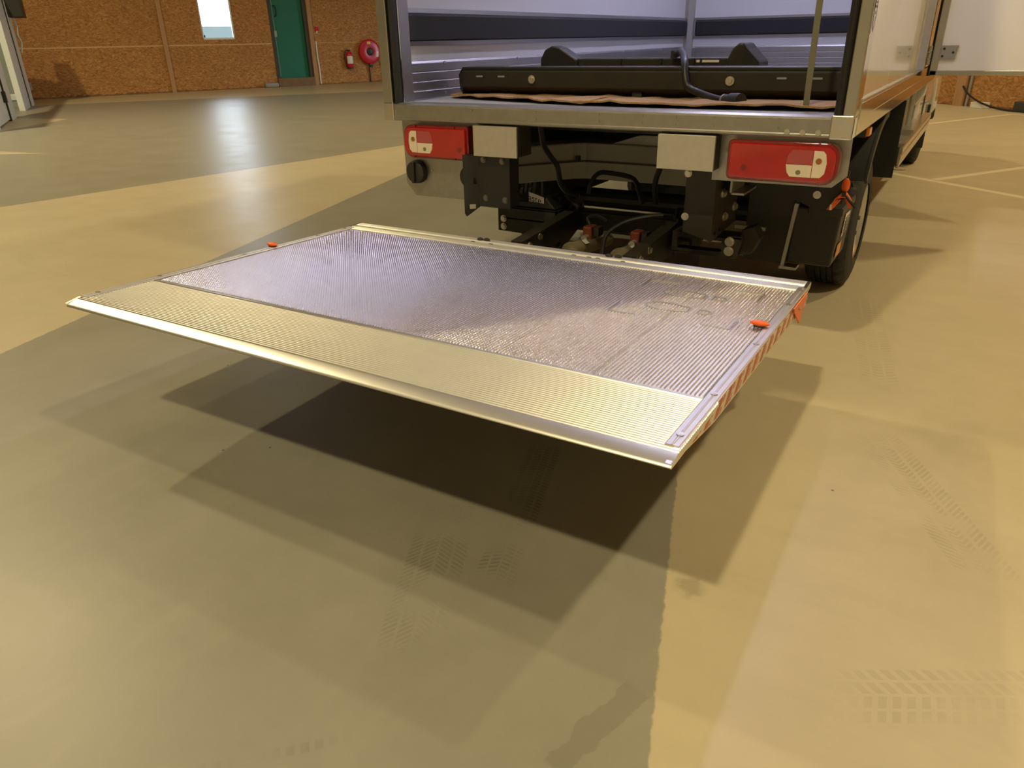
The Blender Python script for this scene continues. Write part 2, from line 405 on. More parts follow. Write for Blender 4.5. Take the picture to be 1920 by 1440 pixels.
# left wall: solid backing with window and door openings, boards in front
WIN = (4.88, 5.88, 1.45, 4.2); DOR = (7.05, 8.28, .26, 2.9)
m = MB()
for a in ((-12, WIN[0], 0, HALL), (WIN[0], WIN[1], 0, WIN[2]), (WIN[0], WIN[1], WIN[3], HALL), (WIN[1], DOR[0], 0, HALL), (DOR[0], DOR[1], 0, DOR[2]), (DOR[0], DOR[1], DOR[3], HALL), (DOR[1], 19.4, 0, HALL)):
    wbox(m, wpt, *a, -.25, -.001)
wl = tag(m.build('wall_left', 'frame_dark'), 'hall wall clad with brown strand boards', 'wall', kind='structure')
rows = [(0, 1.3), (1.3, 2.6), (2.6, 3.9), (3.9, 5.2), (5.2, 6.5), (6.5, 7.8), (7.8, 9.1), (9.1, HALL)]
cols = [(-11.0, -8.56), (-8.56, -6.12), (-6.12, -3.68), (-3.68, -1.24), (-1.24, 1.2), (1.2, 3.74), (3.74, 4.88), (5.88, 7.05), (8.28, 10.72), (10.72, 13.16), (13.16, 15.6), (15.6, 18.04), (18.04, 19.3)]
for s0, s1 in cols:
    for z0, z1 in rows: board(wpt, s0, s1, z0, z1, wl)
board(wpt, 4.88, 5.88, 0, 1.3, wl); board(wpt, 4.88, 5.88, 1.3, 1.45, wl); board(wpt, 4.88, 5.88, 4.2, 5.2, wl); board(wpt, 4.88, 5.88, 5.2, HALL, wl)
board(wpt, 7.05, 8.28, 2.9, 5.2, wl); board(wpt, 7.05, 8.28, 5.2, HALL, wl); board(wpt, 7.05, 8.28, 0, .26, wl)
for s0, s1 in ((3.68, 3.81), (8.31, 8.44)):
    wbox(MB(), wpt, s0, s1, 0, HALL, .018, .075).build('batten', 'batten_wood', wl)
wbox(MB(), wpt, -1, 3.68, 1.285, 1.318, .015, .024).build('joint_strip', 'joint_wood', wl)
wbox(MB(), wpt, 3.81, 7.0, 1.285, 1.318, .015, .024).build('joint_strip', 'joint_wood', wl)
wbox(MB(), wpt, 8.46, 13, 1.29, 1.305, .015, .022).build('joint_strip', 'joint_wood', wl)
# window
s0, s1, z0, z1 = WIN
m = MB()
for a in ((s0, s0+.05, z0, z1), (s1-.05, s1, z0, z1), (s0, s1, z0, z0+.05), (s0, s1, z1-.05, z1)): wbox(m, wpt, *a, -.08, -.02)
w1 = tag(m.build('window_1', 'office_white'), 'tall white framed window in the strand board wall', 'window', kind='structure')
wbox(MB(), wpt, s0+.05, s1-.05, z0+.05, z1-.05, -.055, -.047).build('pane', 'pane_glass', w1)
wbox(MB(), wpt, s0+.05, s0+.09, z0+.06, z0+.13, -.047, -.02).build('latch', 'black_plastic', w1)
# something pale standing outside, seen through the window
wbox(MB(), wpt, 6.45, 8.6, 0, 2.0, -8.6, -8.0).build('outside_cabinet', 'sky_blue')
tag(bpy.data.objects['outside_cabinet'], 'pale blue cabinet outdoors, seen through the tall window', 'cabinet')
# green door
s0, s1, z0, z1 = DOR
dr = MB(); wbox(dr, wpt, s0+.06, s1-.09, z0, z1-.05, -.13, -.08)
d1 = tag(dr.build('door_1', 'door_green'), 'green steel door in the strand board wall', 'door', kind='structure')
m = MB()
for a in ((s0-.02, s0+.07), (s1-.1, s1+.02)): wbox(m, wpt, *a, .0, z1, -.08, .03)
wbox(m, wpt, s0, s1, z1-.06, z1+.03, -.08, .03); m.build('door_frame', 'frame_dark', d1)
wbox(MB(), wpt, s0+.05, s0+.12, z0, z1-.06, -.079, -.03).build('door_edge', 'door_green', d1)
hm = MB().tube(spline([wpt(s0+.2, 2.40, -.08), wpt(s0+.24, 2.38, -.02), wpt(s0+.25, 2.25, 0), wpt(s0+.24, 2.12, -.02), wpt(s0+.2, 2.10, -.08)], 5), .018, 6); hm.build('door_handle', 'black_plastic', d1, True)
MB().tube([wpt(s0+.14, z0+.05, -.05), wpt(s0+.14, 2.85, -.05)], .012, 6).build('lock_rod', 'office_grey', d1)
wbox(MB(), wpt, s0+.1, s0+.19, 1.5, 1.68, -.07, -.02).build('lock_case', 'office_grey', d1)
# threshold block, grey lump at the jamb, red alarm button and white conduit
t1 = tag(wbox(MB(), wpt, s0-.02, s1+.02, .0, .26, .0, .12).build('trim_1', 'step_wood', bevel=.01), kind='structure')
o = wbox(MB(), wpt, 6.55, 7.0, 0.0, .14, .02, .22).build('sandbag', 'lead_grey', bevel=.05); tag(o, 'grey lumpy weight on the floor beside the green door', 'weight')
al = empty('alarm_button', wpt(8.6, 1.72, .02), 'small red alarm button on the boards beside the green door', 'alarm')
wbox(MB(), wpt, 8.53, 8.65, 1.66, 1.78, .018, .06).build('button_case', 'red_paint', al, bevel=.008); wbox(MB(), wpt, 8.57, 8.61, 1.58, 1.66, .018, .04).build('cable_gland', 'office_white', al)
o = MB().tube(spline([wpt(8.52, 1.35, .03), wpt(8.51, .9, .035), wpt(8.535, .5, .03), wpt(8.53, .03, .03)], 5), .022, 6).build('conduit', 'office_white', None, True); tag(o, 'white conduit pipe running down the batten by the green door', 'pipe')
# fire extinguisher
e0 = wpt(9.62, .47, .13); ex = empty('fire_extinguisher', e0, 'red fire extinguisher hung low on the strand boards', 'extinguisher')
MB().lathe([(0,.03),(.10,.03),(.115,.06),(.115,.44),(.10,.49),(.05,.53),(.035,.56),(0,.56)], e0, (0,0,1), 20).build('cylinder', 'red_paint', ex, True)
MB().lathe([(0,0),(.108,0),(.108,.06),(0,.06)], e0, (0,0,1), 20).build('foot_ring', 'black_plastic', ex)
mb = MB()
for k in range(8):
    a = math.radians(-60+120*k/7); 
for k in range(7):
    a0, a1 = (-65+130*k/7), (-65+130*(k+1)/7)
    def cp_(a, z): 
        a = math.radians(a); return e0+.117*(math.cos(a)*WN+math.sin(a)*WD)+Vector((0,0,z))
    mb.add([cp_(a0,.16), cp_(a1,.16), cp_(a1,.40), cp_(a0,.40)], [(0,1,2,3)])
mb.build('paper_label', 'label_white', ex)
MB().box(e0.x-.03, e0.x+.03, e0.y-.05, e0.y+.05, e0.z+.55, e0.z+.60).build('valve_head', 'black_plastic', ex, bevel=.006)
MB().tube(spline([e0+Vector((0,0,.585)), e0-WD*.12+Vector((0,0,.56)), e0-WD*.17+Vector((0,0,.35)), e0-WD*.12+Vector((0,0,.05))], 6), .018, 6).build('hose', 'cable_black', ex, True)
wbox(MB(), wpt, 9.58, 9.66, .75, .85, .018, .03).build('wall_bracket', 'black_plastic', ex)
# hose reel
r0 = wpt(10.39, .99, .03); rl = empty('hose_reel', wpt(10.39, 0, .05), 'round red fire hose reel on the strand boards', 'hose reel')
MB().lathe([(0,.16),(.12,.16),(.14,.165),(.34,.165),(.375,.15),(.385,.10),(.385,.04),(.36,.0),(0,.0)], r0, WN, 40).build('drum', 'red_paint', rl, True)
MB().lathe([(.37,.155),(.385,.17),(.392,.155),(.385,.14)], r0, WN, 40).build('rim', 'red_paint', rl, True)
MB().lathe([(0,.195),(.10,.195),(.125,.18),(.125,.16),(0,.16)], r0, WN, 24).build('hub', 'black_plastic', rl, True)
hp = lambda s, z, n=.21: wpt(10.39+s, .99+z, n)
MB().add([hp(-.06,-.07), hp(.05,-.07), hp(.075,.0), hp(.05,.08), hp(-.05,.08), hp(-.07,.0)], [(0,1,2,3,4,5)]).build('hub_sticker', 'label_white', rl)
MB().add([hp(-.09,.24,.20), hp(.04,.24,.20), hp(.04,.32,.20), hp(-.09,.32,.20)], [(0,1,2,3)]).build('sticker', 'sticker_yellow', rl, label='small yellow sticker')
MB().add([hp(.22,-.17,.20), hp(.31,-.17,.20), hp(.33,.02,.20), hp(.24,.02,.20)], [(0,1,2,3)]).build('sticker', 'label_white', rl, label='white inspection sticker')
MB().tube(spline([wpt(10.38, .62, .1), wpt(10.36, .45, .08), wpt(10.38, .25, .06), wpt(10.38, .03, .06)], 5), .022, 8).build('supply_pipe', 'dark_iron', rl, True)
wbox(MB(), wpt, 10.39, 10.5, .50, .56, .06, .12).build('valve', 'dark_iron', rl, bevel=.01)
MB().tube(spline([hp(.36, -.05, .1), hp(.46, -.3, .1), hp(.52, -.6, .08), hp(.48, -.92, .06)], 6), .02, 8).build('hose', 'dark_iron', rl, True)
# right OSB wall
m = MB(); GW = (-12.5, -9.0, 0.15, 2.9)
for a in ((-20.3, GW[0], 0, HALL), (GW[0], GW[1], GW[3], HALL), (GW[0], GW[1], 0, GW[2]), (GW[1], 17, 0, HALL)): wbox(m, rpt, *a, -.25, -.001)
wr = tag(m.build('wall_right', 'frame_dark'), kind='structure')
s = -8.0
while s < 16:
    for z0, z1 in rows:
        board(rpt, s, min(s+2.44, 16), z0, z1, wr)
    s += 2.44
for z0, z1 in rows:
    for s in (-20.3, -17.9, -15.8): board(rpt, s, s+2.2, z0, z1, wr)
for sa in (.62, -1.9, 3.1): wbox(MB(), rpt, sa, sa+.20, 0, HALL, .018, .10).build('batten', 'batten_wood', wr)
o = MB().tube([rpt(.88, 0, .05), rpt(.90, 1.9, .05)], .025, 8).build('conduit', 'steel_sheet', None, True); tag(o, 'grey steel conduit beside the wooden batten of the far right wall', 'pipe')
o = MB().tube(spline([rpt(.80, .34, .12), rpt(1.05, .20, .20), rpt(1.45, .08, .27), rpt(1.9, .02, .30), rpt(2.6, .02, .34)], 6), .018, 6).build('sagging_cable', 'cable_black', None, True); tag(o, 'black cable sagging along the foot of the strand board wall', 'cable')
o = wbox(MB(), rpt, 1.12, 1.38, 0, .10, .05, .22).build('wood_block', 'label_white', bevel=.008); tag(o, 'pale block lying at the foot of the strand board wall', 'block')
o = wbox(MB(), rpt, 2.0, 2.3, 0, .16, .05, .25).build('dark_block', 'frame_dark', bevel=.01); tag(o, 'dark lump lying at the foot of the strand board wall', 'block')
# glazed hall gates beyond the truck let the daylight in
def gate(name, G, nk, nj, label):
    s0, s1, z0, z1 = G; m = MB()
    for k in range(nk+1):
        a = s0+(s1-s0)*k/nk; wbox(m, rpt, a-.03, a+.03, z0, z1, -.1, -.04)
    for k in range(nj+1):
        b = z0+(z1-z0)*k/nj; wbox(m, rpt, s0, s1, b-.03, b+.03, -.1, -.04)
    w = tag(m.build(name, 'office_white'), label, 'window', kind='structure')
    for k in range(nk):
        for j in range(nj):
            wbox(MB(), rpt, s0+(s1-s0)*k/nk+.03, s0+(s1-s0)*(k+1)/nk-.03, z0+(z1-z0)*j/nj+.03, z0+(z1-z0)*(j+1)/nj-.03, -.075, -.068).build('pane', 'pane_glass', w)
gate('window_2', GW, 4, 3, 'glazed hall gate beyond the truck')
# other walls (behind the camera, plain)
def plain_wall(name, a, b, open_=None):
    a = Vector(a); b = Vector(b); d = (b-a).normalized(); n = Vector((-d.y, d.x, 0)); L = (b-a).length
    f = lambda s, z, k=0: a+d*s+n*k+Vector((0,0,z)); m = MB()
    if open_:
        s0, s1, z0, z1 = open_
        for q in ((0, s0, 0, HALL), (s1, L, 0, HALL), (s0, s1, 0, z0), (s0, s1, z1, HALL)): wbox(m, f, *q, -.25, 0)
    else: wbox(m, f, 0, L, 0, HALL, -.25, 0)
    return tag(m.build(name, 'plaster'), kind='structure'), f
plain_wall('wall_side', K3, K2); plain_wall('wall_rear', K4, K3)
plain_wall('wall_office', K0, K4)
# daylight portals: sky light is sampled through the glazed openings
def portal(name, c, n, sx, sz):
    d = bpy.data.lights.new(name, 'AREA'); d.shape = 'RECTANGLE'; d.size = sx; d.size_y = sz; d.energy = 1; d.cycles.is_portal = True
    o = bpy.data.objects.new(name, d); COL.objects.link(o)
    z = -Vector(n).normalized(); x = (Vector((0,0,1)) if abs(z.z) < .9 else Vector((0,1,0))).cross(z).normalized(); y = z.cross(x)
    o.matrix_world = Matrix(((x.x,y.x,z.x,c[0]),(x.y,y.y,z.y,c[1]),(x.z,y.z,z.z,c[2]),(0,0,0,1)))
portal('window_daylight_portal', wpt(5.38, 2.82, -.12), WN, 1.0, 2.75)
portal('gate_daylight_portal', rpt(-10.75, 1.52, -.15), RN, 3.5, 2.75)

# office partition by the left wall
SOCK = (.13, .27, -.43, -.30)
PO = Vector((-15.53, 5.49, 0)); PD = Vector((-.845, .535, 0)); PN = Vector((.535, .845, 0)); PN = -PN if PN.dot(CAM-PO) < 0 else PN
def ppt(s, z, n=0.0): return PO+PD*s+PN*n+Vector((0,0,z))
m = MB(); wbox(m, ppt, -.6, .2, 0, 2.45, -.12, 0); wbox(m, ppt, 2.3, 3.7, 0, 2.45, -.12, 0); wbox(m, ppt, .2, 2.3, 2.3, 2.45, -.12, 0); wbox(m, ppt, 3.86, 4.45, 0, 2.45, -.14, 0.03); wbox(m, ppt, -3, -.6, 2.3, 2.45, -.12, 0)
pw = tag(m.build('wall_partition', 'office_white'), 'white office partition with an open doorway', 'wall', kind='structure')
wbox(MB(), ppt, 3.70, 3.86, 0, 2.45, -.12, .01).build('seal_strip', 'black_plastic', pw)
d2 = tag(wbox(MB(), ppt, -2.6, -.66, .03, 2.3, -.09, -.03).build('door_2', 'office_white'), 'white office door in the partition', 'door', kind='structure')
wbox(MB(), ppt, -.9, -.75, .35, .55, -.03, .03).build('kick_latch', 'black_plastic', d2)
wbox(MB(), ppt, -.66, -.62, .0, 2.3, -.09, -.0).build('hinge_gap', 'black_plastic', d2)
wbox(MB(), ppt, -3, -2.6, 0, 2.3, -.12, 0).build('panel', 'office_white', pw)
m = MB(); wbox(m, ppt, -3, 4.5, 0, 2.45, -3.6, -3.5); wbox(m, ppt, 4.40, 4.5, 0, 2.45, -3.5, -.14); wbox(m, ppt, -3.1, -3.0, 0, 2.45, -3.6, 0); tag(m.build('wall_inner', 'office_grey'), kind='structure')
o = wbox(MB(), ppt, 4.37, 4.40, SOCK[0], SOCK[1], SOCK[2], SOCK[3]).build('socket_plate', 'office_white', bevel=.01); tag(o, 'white socket plate on the grey wall inside the office', 'socket')
sp_ = empty('loudspeaker', ppt(4.3, 2.0, .12), 'black loudspeaker fixed to the end of the white partition', 'speaker')
wbox(MB(), ppt, 3.95, 4.75, 1.98, 2.62, .03, .35).build('cabinet', 'black_plastic', sp_, bevel=.015); wbox(MB(), ppt, 4.75, 4.80, 2.0, 2.60, .05, .34).build('grille', 'lead_grey', sp_)
o = MB().tube(spline([ppt(4.45, 1.98, .08), ppt(4.55, 1.8, .1), ppt(4.5, 1.6, .08), ppt(4.65, 1.45, .1), ppt(4.62, 1.2, .05)], 6), .02, 6).build('speaker_cable', 'office_white', None, True); tag(o, 'white cable hanging below the black loudspeaker', 'cable')
o = empty('door_catch', ppt(4.55, .42, .05), 'small grey door catch low on the partition edge', 'catch')
wbox(MB(), ppt, 4.45, 4.75, .34, .50, -.02, .05).build('catch_plate', 'steel_sheet', o); MB().tube([ppt(4.75, .49, .02), ppt(5.0, .49, .02), ppt(5.0, .35, .02), ppt(4.75, .35, .02)], .018, 6).build('bail', 'office_white', o)

# ceiling lamps (high-bay fixtures)
for i, (x, y, pw_, lamp_name) in enumerate(LAMPS):
    L0 = Vector((x, y, LAMP_Z)); r = empty('ceiling_light', L0, 'round high bay lamp hanging under the hall ceiling', 'lamp', 'high bay lamps under the ceiling')
    MB().lathe([(0,.30),(.10,.30),(.12,.22),(.26,.05),(.27,.0),(.25,.0),(.24,.04),(0,.06)], L0, (0,0,1), 24).build('shade', 'black_plastic', r, True)
    MB().lathe([(0,.012),(.23,.012),(.23,.02),(0,.02)], L0, (0,0,1), 24).build('diffuser', 'lamp_glass', r)
    MB().cyl(L0+Vector((0,0,.3)), (x, y, HALL), .012, 6).build('cord', 'cable_black', r)
    d = bpy.data.lights.new(lamp_name, 'AREA'); d.shape = 'DISK'; d.size = .46; d.energy = pw_; d.color = LAMP_COL; d.spread = math.radians(170)
    o = bpy.data.objects.new(lamp_name, d); put(o, r, L0-Vector((0,0,.01)))

# ------------------------------------------------------------------ box truck
H = 1.06                                   # half width of the cargo box
TR = empty('box_truck', (0, 2.5, 0), 'box truck with open rear, side door ajar and lowered aluminium tail lift', 'truck')
def T(mb, name, mat, smooth=False, bevel=0, label=None, parent=None, **k): return mb.build(name, mat, parent or TR, smooth, bevel, label, **k)
def bolt(parent, p, d, r=.014, h=.010, mat='bolt_zinc'):
    p = Vector(p); d = Vector(d).normalized()
    mb = MB().cyl(p, p+d*h*.35, r*1.35, 12); mb.cyl(p+d*h*.3, p+d*h, r, 6)
    return mb.build('bolt', mat, parent)
# --- cargo box shell
BL = 4.25                                  # length
fl = T(MB().box(-1.03, 1.03, .09, BL, .94, .997), 'cargo_floor', 'lead_grey')
T(MB().box(-1.055, -1.02, .12, BL, 1.0, 3.25), 'side_panel', 'box_lining')
sp1 = T(MB().box(1.022, 1.055, .115, 2.125, 1.046, 3.25), 'side_panel', 'white_panel', label='glossy cream white side panel')
MB().box(1.012, 1.022, .115, 2.10, 1.0, 3.2).build('inner_lining', 'box_lining', sp1)
sp2 = T(MB().box(1.022, 1.055, 2.86, BL, 1.046, 3.25), 'side_panel', 'white_panel'); MB().box(1.012, 1.022, 2.9, BL, 1.0, 3.2).build('inner_lining', 'box_lining', sp2)
T(MB().box(1.022, 1.055, 2.125, 2.86, 2.95, 3.25), 'door_header', 'white_panel')
T(MB().box(-1.055, 1.055, BL, BL+.035, .95, 3.25), 'front_panel', 'box_lining')
T(MB().box(-1.06, 1.06, .0, BL+.035, 3.25, 3.29), 'roof_panel', 'box_lining')
# --- rear frame
T(MB().box(-1.06, -1.004, 0, .06, 1.0, 3.25).box(-1.06, -1.00, .055, .13, 1.0, 3.25).box(-1.006, -.985, .10, .135, 1.0, 3.25), 'rear_post', 'alu_frame', bevel=.004)
T(MB().box(1.020, 1.06, 0, .06, 1.0, 3.25).box(1.0, 1.058, .055, .113, 1.0, 3.25), 'rear_post', 'alu_frame', bevel=.004)
T(MB().box(1.0575, 1.0605, .01, .113, 1.0, 3.25), 'post_cover', 'alu_polished')
T(MB().box(-1.06, 1.06, 0, .13, 3.05, 3.25), 'rear_header', 'alu_frame', bevel=.004)
def seal(x0, x1):
    c = (x0+x1)/2; r = (x1-x0)/2; prof = [(c+r*math.cos(2*PI*k/12), .028+.026*math.sin(2*PI*k/12)) for k in range(12)]
    return MB().prism(prof, 'z', .998, 3.06)
s1_ = T(seal(-1.0, -.971), 'rubber_seal', 'rubber', True); T(seal(.986, 1.02), 'rubber_seal', 'rubber', True)
T(MB().box(-.9725, -.970, .045, .050, 1.0, 3.2), 'guide_strip', 'alu_polished')
T(MB().box(-.985, -.972, .05, .13, 1.0, 3.2), 'guide_rail', 'kick_alu', bevel=.003)
# sill with corner caps, raised lip and rivets
sill = T(MB().prism([(0,.925),(.004,.92),(.10,.92),(.10,1.0),(.012,1.0),(0,.993),(.003,.985),(.003,.936),(0,.932)], 'x', -1.0, .984), 'rear_sill', 'galvanised', label='galvanised rear sill profile')
for x0, x1 in ((-1.06, -1.0), (.984, 1.06)): MB().box(x0+.001, x1-.001, -.003, .10, .919, 1.001).build('corner_cap', 'alu_trim', sill, bevel=.004)
for x, z in ((.838, .940), (.893, .940), (.947, .940)): MB().cyl((x, .004, z), (x, -.004, z), .010, 12).cyl((x, -.003, z), (x, -.006, z), .004, 8).build('rivet', 'bolt_zinc', sill)
for x in (-.55, -.22, .08, .27, .41, .56, .70, .80):
    for z in (.950, .978): MB().cyl((x, .004, z), (x, -.001, z), .0065, 10).build('rivet', 'galvanised', sill)
MB().add([(1.0612,.004,.925),(1.0612,.06,.925),(1.0612,.06,.992),(1.0612,.004,.992)], [(0,1,2,3)]).build('sticker', 'office_white', sill, label='pale sticker on the sill end')
# side rails
rl_ = T(MB().prism([(1.058,.92),(1.06,.924),(1.06,.978),(1.063,.984),(1.063,1.034),(1.060,1.040),(1.02,1.040),(1.02,.92)], 'y', .10, BL), 'side_rail', 'alu_polished', label='polished aluminium bottom rail')
MB().box(1.050, 1.066, .115, 2.125, 1.038, 1.048).build('drip_edge', 'alu_trim', rl_)
T(MB().box(-1.06, -1.02, .10, BL, .92, 1.04), 'side_rail', 'alu_polished')
# logo sticker outline on the post: long pointed capsule
def stick(y, z): return (1.0616, y, z)
out = [(.03,1.40),(.03,1.325),(.042,1.285),(.058,1.265),(.072,1.285),(.086,1.325),(.086,1.40)]
mb = MB(); tp = []
for i in range(len(out)-1):
    a = Vector(stick(*out[i])); b = Vector(stick(*out[i+1])); d = (b-a).normalized(); n = Vector((0, -d.z, d.y))*.0035
    mb.add([a-n, b-n, b+n, a+n], [(0,1,2,3)])
mb.add([stick(.03,1.338), stick(.086,1.338), stick(.086,1.345), stick(.03,1.345)], [(0,1,2,3)]); mb.add([stick(.052,1.318), stick(.062,1.318), stick(.062,1.328), stick(.052,1.328)], [(0,1,2,3)])
for k in range(5):
    z = 1.352+k*.012; mb.add([stick(.045,z), stick(.072,z), stick(.072,z+.005), stick(.045,z+.005)], [(0,1,2,3)])
st_ = MB().add([(1.0611,.024,1.42),(1.0611,.024,1.26),(1.0611,.092,1.26),(1.0611,.092,1.42)], [(0,1,2,3)]).build('emblem_sticker', 'alu_polished', TR)
mb.build('emblem_outline', 'bolt_dark', st_)
# --- interior: kick plates, carpet bands, corner post
def kick(poly_y0, y1, x, sgn):
    prof = [(x, 1.0)]
    for k in range(4):
        z = 1.0+.043*k; prof += [(x+sgn*.008, z+.002), (x+sgn*.008, z+.036), (x+sgn*.005, z+.039)]
    prof += [(x, 1.176)]
    return MB().prism(prof, 'y', poly_y0, y1)
k1 = T(kick(.13, BL-.03, -1.02, 1), 'kick_plate', 'kick_alu'); T(kick(.13, 2.1, 1.012, -1), 'kick_plate', 'kick_alu')
prof = [(BL, 1.0)]
for k in range(4):
    z = 1.0+.043*k; prof += [(BL-.008, z+.002), (BL-.008, z+.036), (BL-.005, z+.039)]
T(MB().prism(prof+[(BL, 1.176)], 'x', -1.0, 1.01), 'kick_plate', 'kick_alu')
for y in (.45, 1.2, 2.0, 2.8, 3.6):
    MB().cyl((-1.014, y, 1.165), (-1.006, y, 1.165), .007, 8).build('rivet', 'bolt_zinc', k1); MB().cyl((-1.014, y, 1.02), (-1.006, y, 1.02), .007, 8).build('rivet', 'bolt_zinc', k1)
for z in (1.252, 1.75):
    b = T(MB().prism([(-1.02,z),(-1.002,z+.018),(-.985,z+.022),(-.985,z+.125),(-1.002,z+.135),(-1.02,z+.155)], 'y', .145, BL-.10), 'padded_band', 'carpet', label='dark carpet covered lashing band')
    MB().prism([(-1.02,z-.006),(-1.008,z-.006),(-1.004,z+.014),(-1.02,z+.016)], 'y', .135, BL-.08).build('edge_strip', 'kick_alu', b); MB().prism([(-1.02,z+.137),(-1.004,z+.139),(-1.008,z+.160),(-1.02,z+.160)], 'y', .135, BL-.08).build('edge_strip', 'kick_alu', b)
    b = T(MB().prism([(BL,z),(BL-.018,z+.018),(BL-.035,z+.022),(BL-.035,z+.125),(BL-.018,z+.135),(BL,z+.155)], 'x', -.93, .95), 'padded_band', 'carpet', label='dark carpet covered lashing band')
    MB().box(-.95, .96, BL-.012, BL, z-.006, z+.014).build('edge_strip', 'kick_alu', b); MB().box(-.95, .96, BL-.012, BL, z+.139, z+.160).build('edge_strip', 'kick_alu', b)
T(MB().prism([(-1.02,BL),(-1.02,BL-.07),(-.99,BL-.07),(-.95,BL-.03),(-.95,BL)], 'z', 1.0, 3.2), 'corner_post', 'alu_frame')
# bluish light strip under the roof of the box
led = T(MB().box(-.05, .05, .6, 3.8, 3.20, 3.25), 'interior_light', 'lamp_glass')
ld = bpy.data.lights.new('cargo_box_lamp_offscreen', 'AREA'); ld.shape = 'RECTANGLE'; ld.size = .12; ld.size_y = 3.2; ld.energy = 64; ld.color = (.70,.68,1.0)
lo = bpy.data.objects.new('cargo_box_lamp_offscreen', ld); put(lo, TR, (0, 2.2, 3.19))
# --- side door, swung open about its front edge
DY = 2.85
sd = T(MB().box(1.125, 1.82, DY, DY+.035, 1.03, 2.95), 'side_door', 'white_panel', label='cream white side door swung open')
MB().box(1.095, 1.137, DY-.006, DY+.045, 1.005, 2.97).build('door_frame', 'alu_frame', sd, bevel=.004); MB().box(1.095, 1.85, DY-.006, DY+.045, 1.005, 1.035).build('door_frame', 'alu_frame', sd, bevel=.004)
MB().box(1.81, 1.85, DY-.006, DY+.045, 1.005, 2.97).build('door_frame', 'alu_frame', sd, bevel=.004); MB().box(1.095, 1.85, DY-.006, DY+.045, 2.94, 2.97).build('door_frame', 'alu_frame', sd, bevel=.004)
MB().cyl((1.09, DY+.05, 1.0), (1.09, DY+.05, 2.97), .012, 8).build('rubber_gasket', 'rubber', sd)
for z in (1.098, 1.95, 2.75):
    pl_ = lambda x, zz: (x, DY-.006, zz)
    hg = MB().plate([(1.132,z),(1.222,z),(1.232,z+.082),(1.14,z+.082)], [[(1.150+.008*math.cos(a*PI/4)+dx, z+dz+.008*math.sin(a*PI/4)) for a in range(8)] for dx, dz in ((0,.02),(.004,.063),(.057,.041))], pl_, (0,-.004,0)).build('hinge_plate', 'steel_sheet', sd)
    for dx, dz in ((0,.02),(.004,.063),(.057,.041)): MB().cyl((1.150+dx, DY-.007, z+dz), (1.150+dx, DY-.0085, z+dz), .0078, 10).build('screw', 'black_plastic', sd)
    kn = MB()
    for k in range(3): kn.cyl((1.078, DY-.012, z-.03+.038*k), (1.078, DY-.012, z+.004+.038*k), .011, 10)
    kn.build('hinge_barrel', 'steel_sheet', sd)
lk = MB().box(1.60, 1.70, DY-.02, DY-.006, 1.20, 1.35).build('lock_case', 'steel_sheet', sd, bevel=.004); MB().box(1.62, 1.68, DY-.0215, DY-.02, 1.22, 1.33).build('lock_recess', 'black_plastic', sd)
T(MB().box(1.02, 1.063, 2.12, 2.155, 1.04, 2.95), 'door_jamb', 'alu_trim', bevel=.003); T(MB().box(1.02, 1.066, 2.76, 2.86, 1.04, 2.95), 'door_jamb', 'alu_trim', bevel=.003)
MB().box(1.066, 1.0685, 2.10, 2.112, 1.046, 2.95).build('edge_trim', 'alu_polished', sp1)

# --- rear light carriers
cl = T(MB().plate([(-1.003,.915),(-.998,.612),(-.945,.557),(-.55,.560),(-.55,.915)], [], lambda x, z: (x, .058, z), (0,.004,0)), 'light_carrier', 'galvanised', label='galvanised sheet carrying the tail light')
cr = T(MB().plate([(.56,.918),(.56,.74),(1.012,.742),(1.060,.786),(1.058,.918)], [], lambda x, z: (x, .058, z), (0,.004,0)), 'light_carrier', 'galvanised', label='galvanised sheet carrying the tail light')
MB().box(-1.003, -.999, .062, .30, .62, .915).build('side_flange', 'galvanised', cl)
for x in (-.835, -.628):
    MB().cyl((x, .057, .688), (x, .053, .688), .005, 8).build('rivet', 'bolt_zinc', cl)
def knob(x, z, r):
    o = T(MB().lathe([(0,.026),(r*.8,.026),(r*.95,.02),(r,.0),(r,-.012)], (x, .045, z), (0,-1,0), 28), 'socket_cap', 'black_plastic', True)
    MB().prism([(x-.008,z-r*.9),(x+.008,z-r*.9),(x+.012,z+r*.9),(x-.012,z+r*.9)], 'y', .022, .004).build('grip', 'black_plastic', o, bevel=.004)
knob(-.920, .677, .056); knob(-.598, .675, .053)
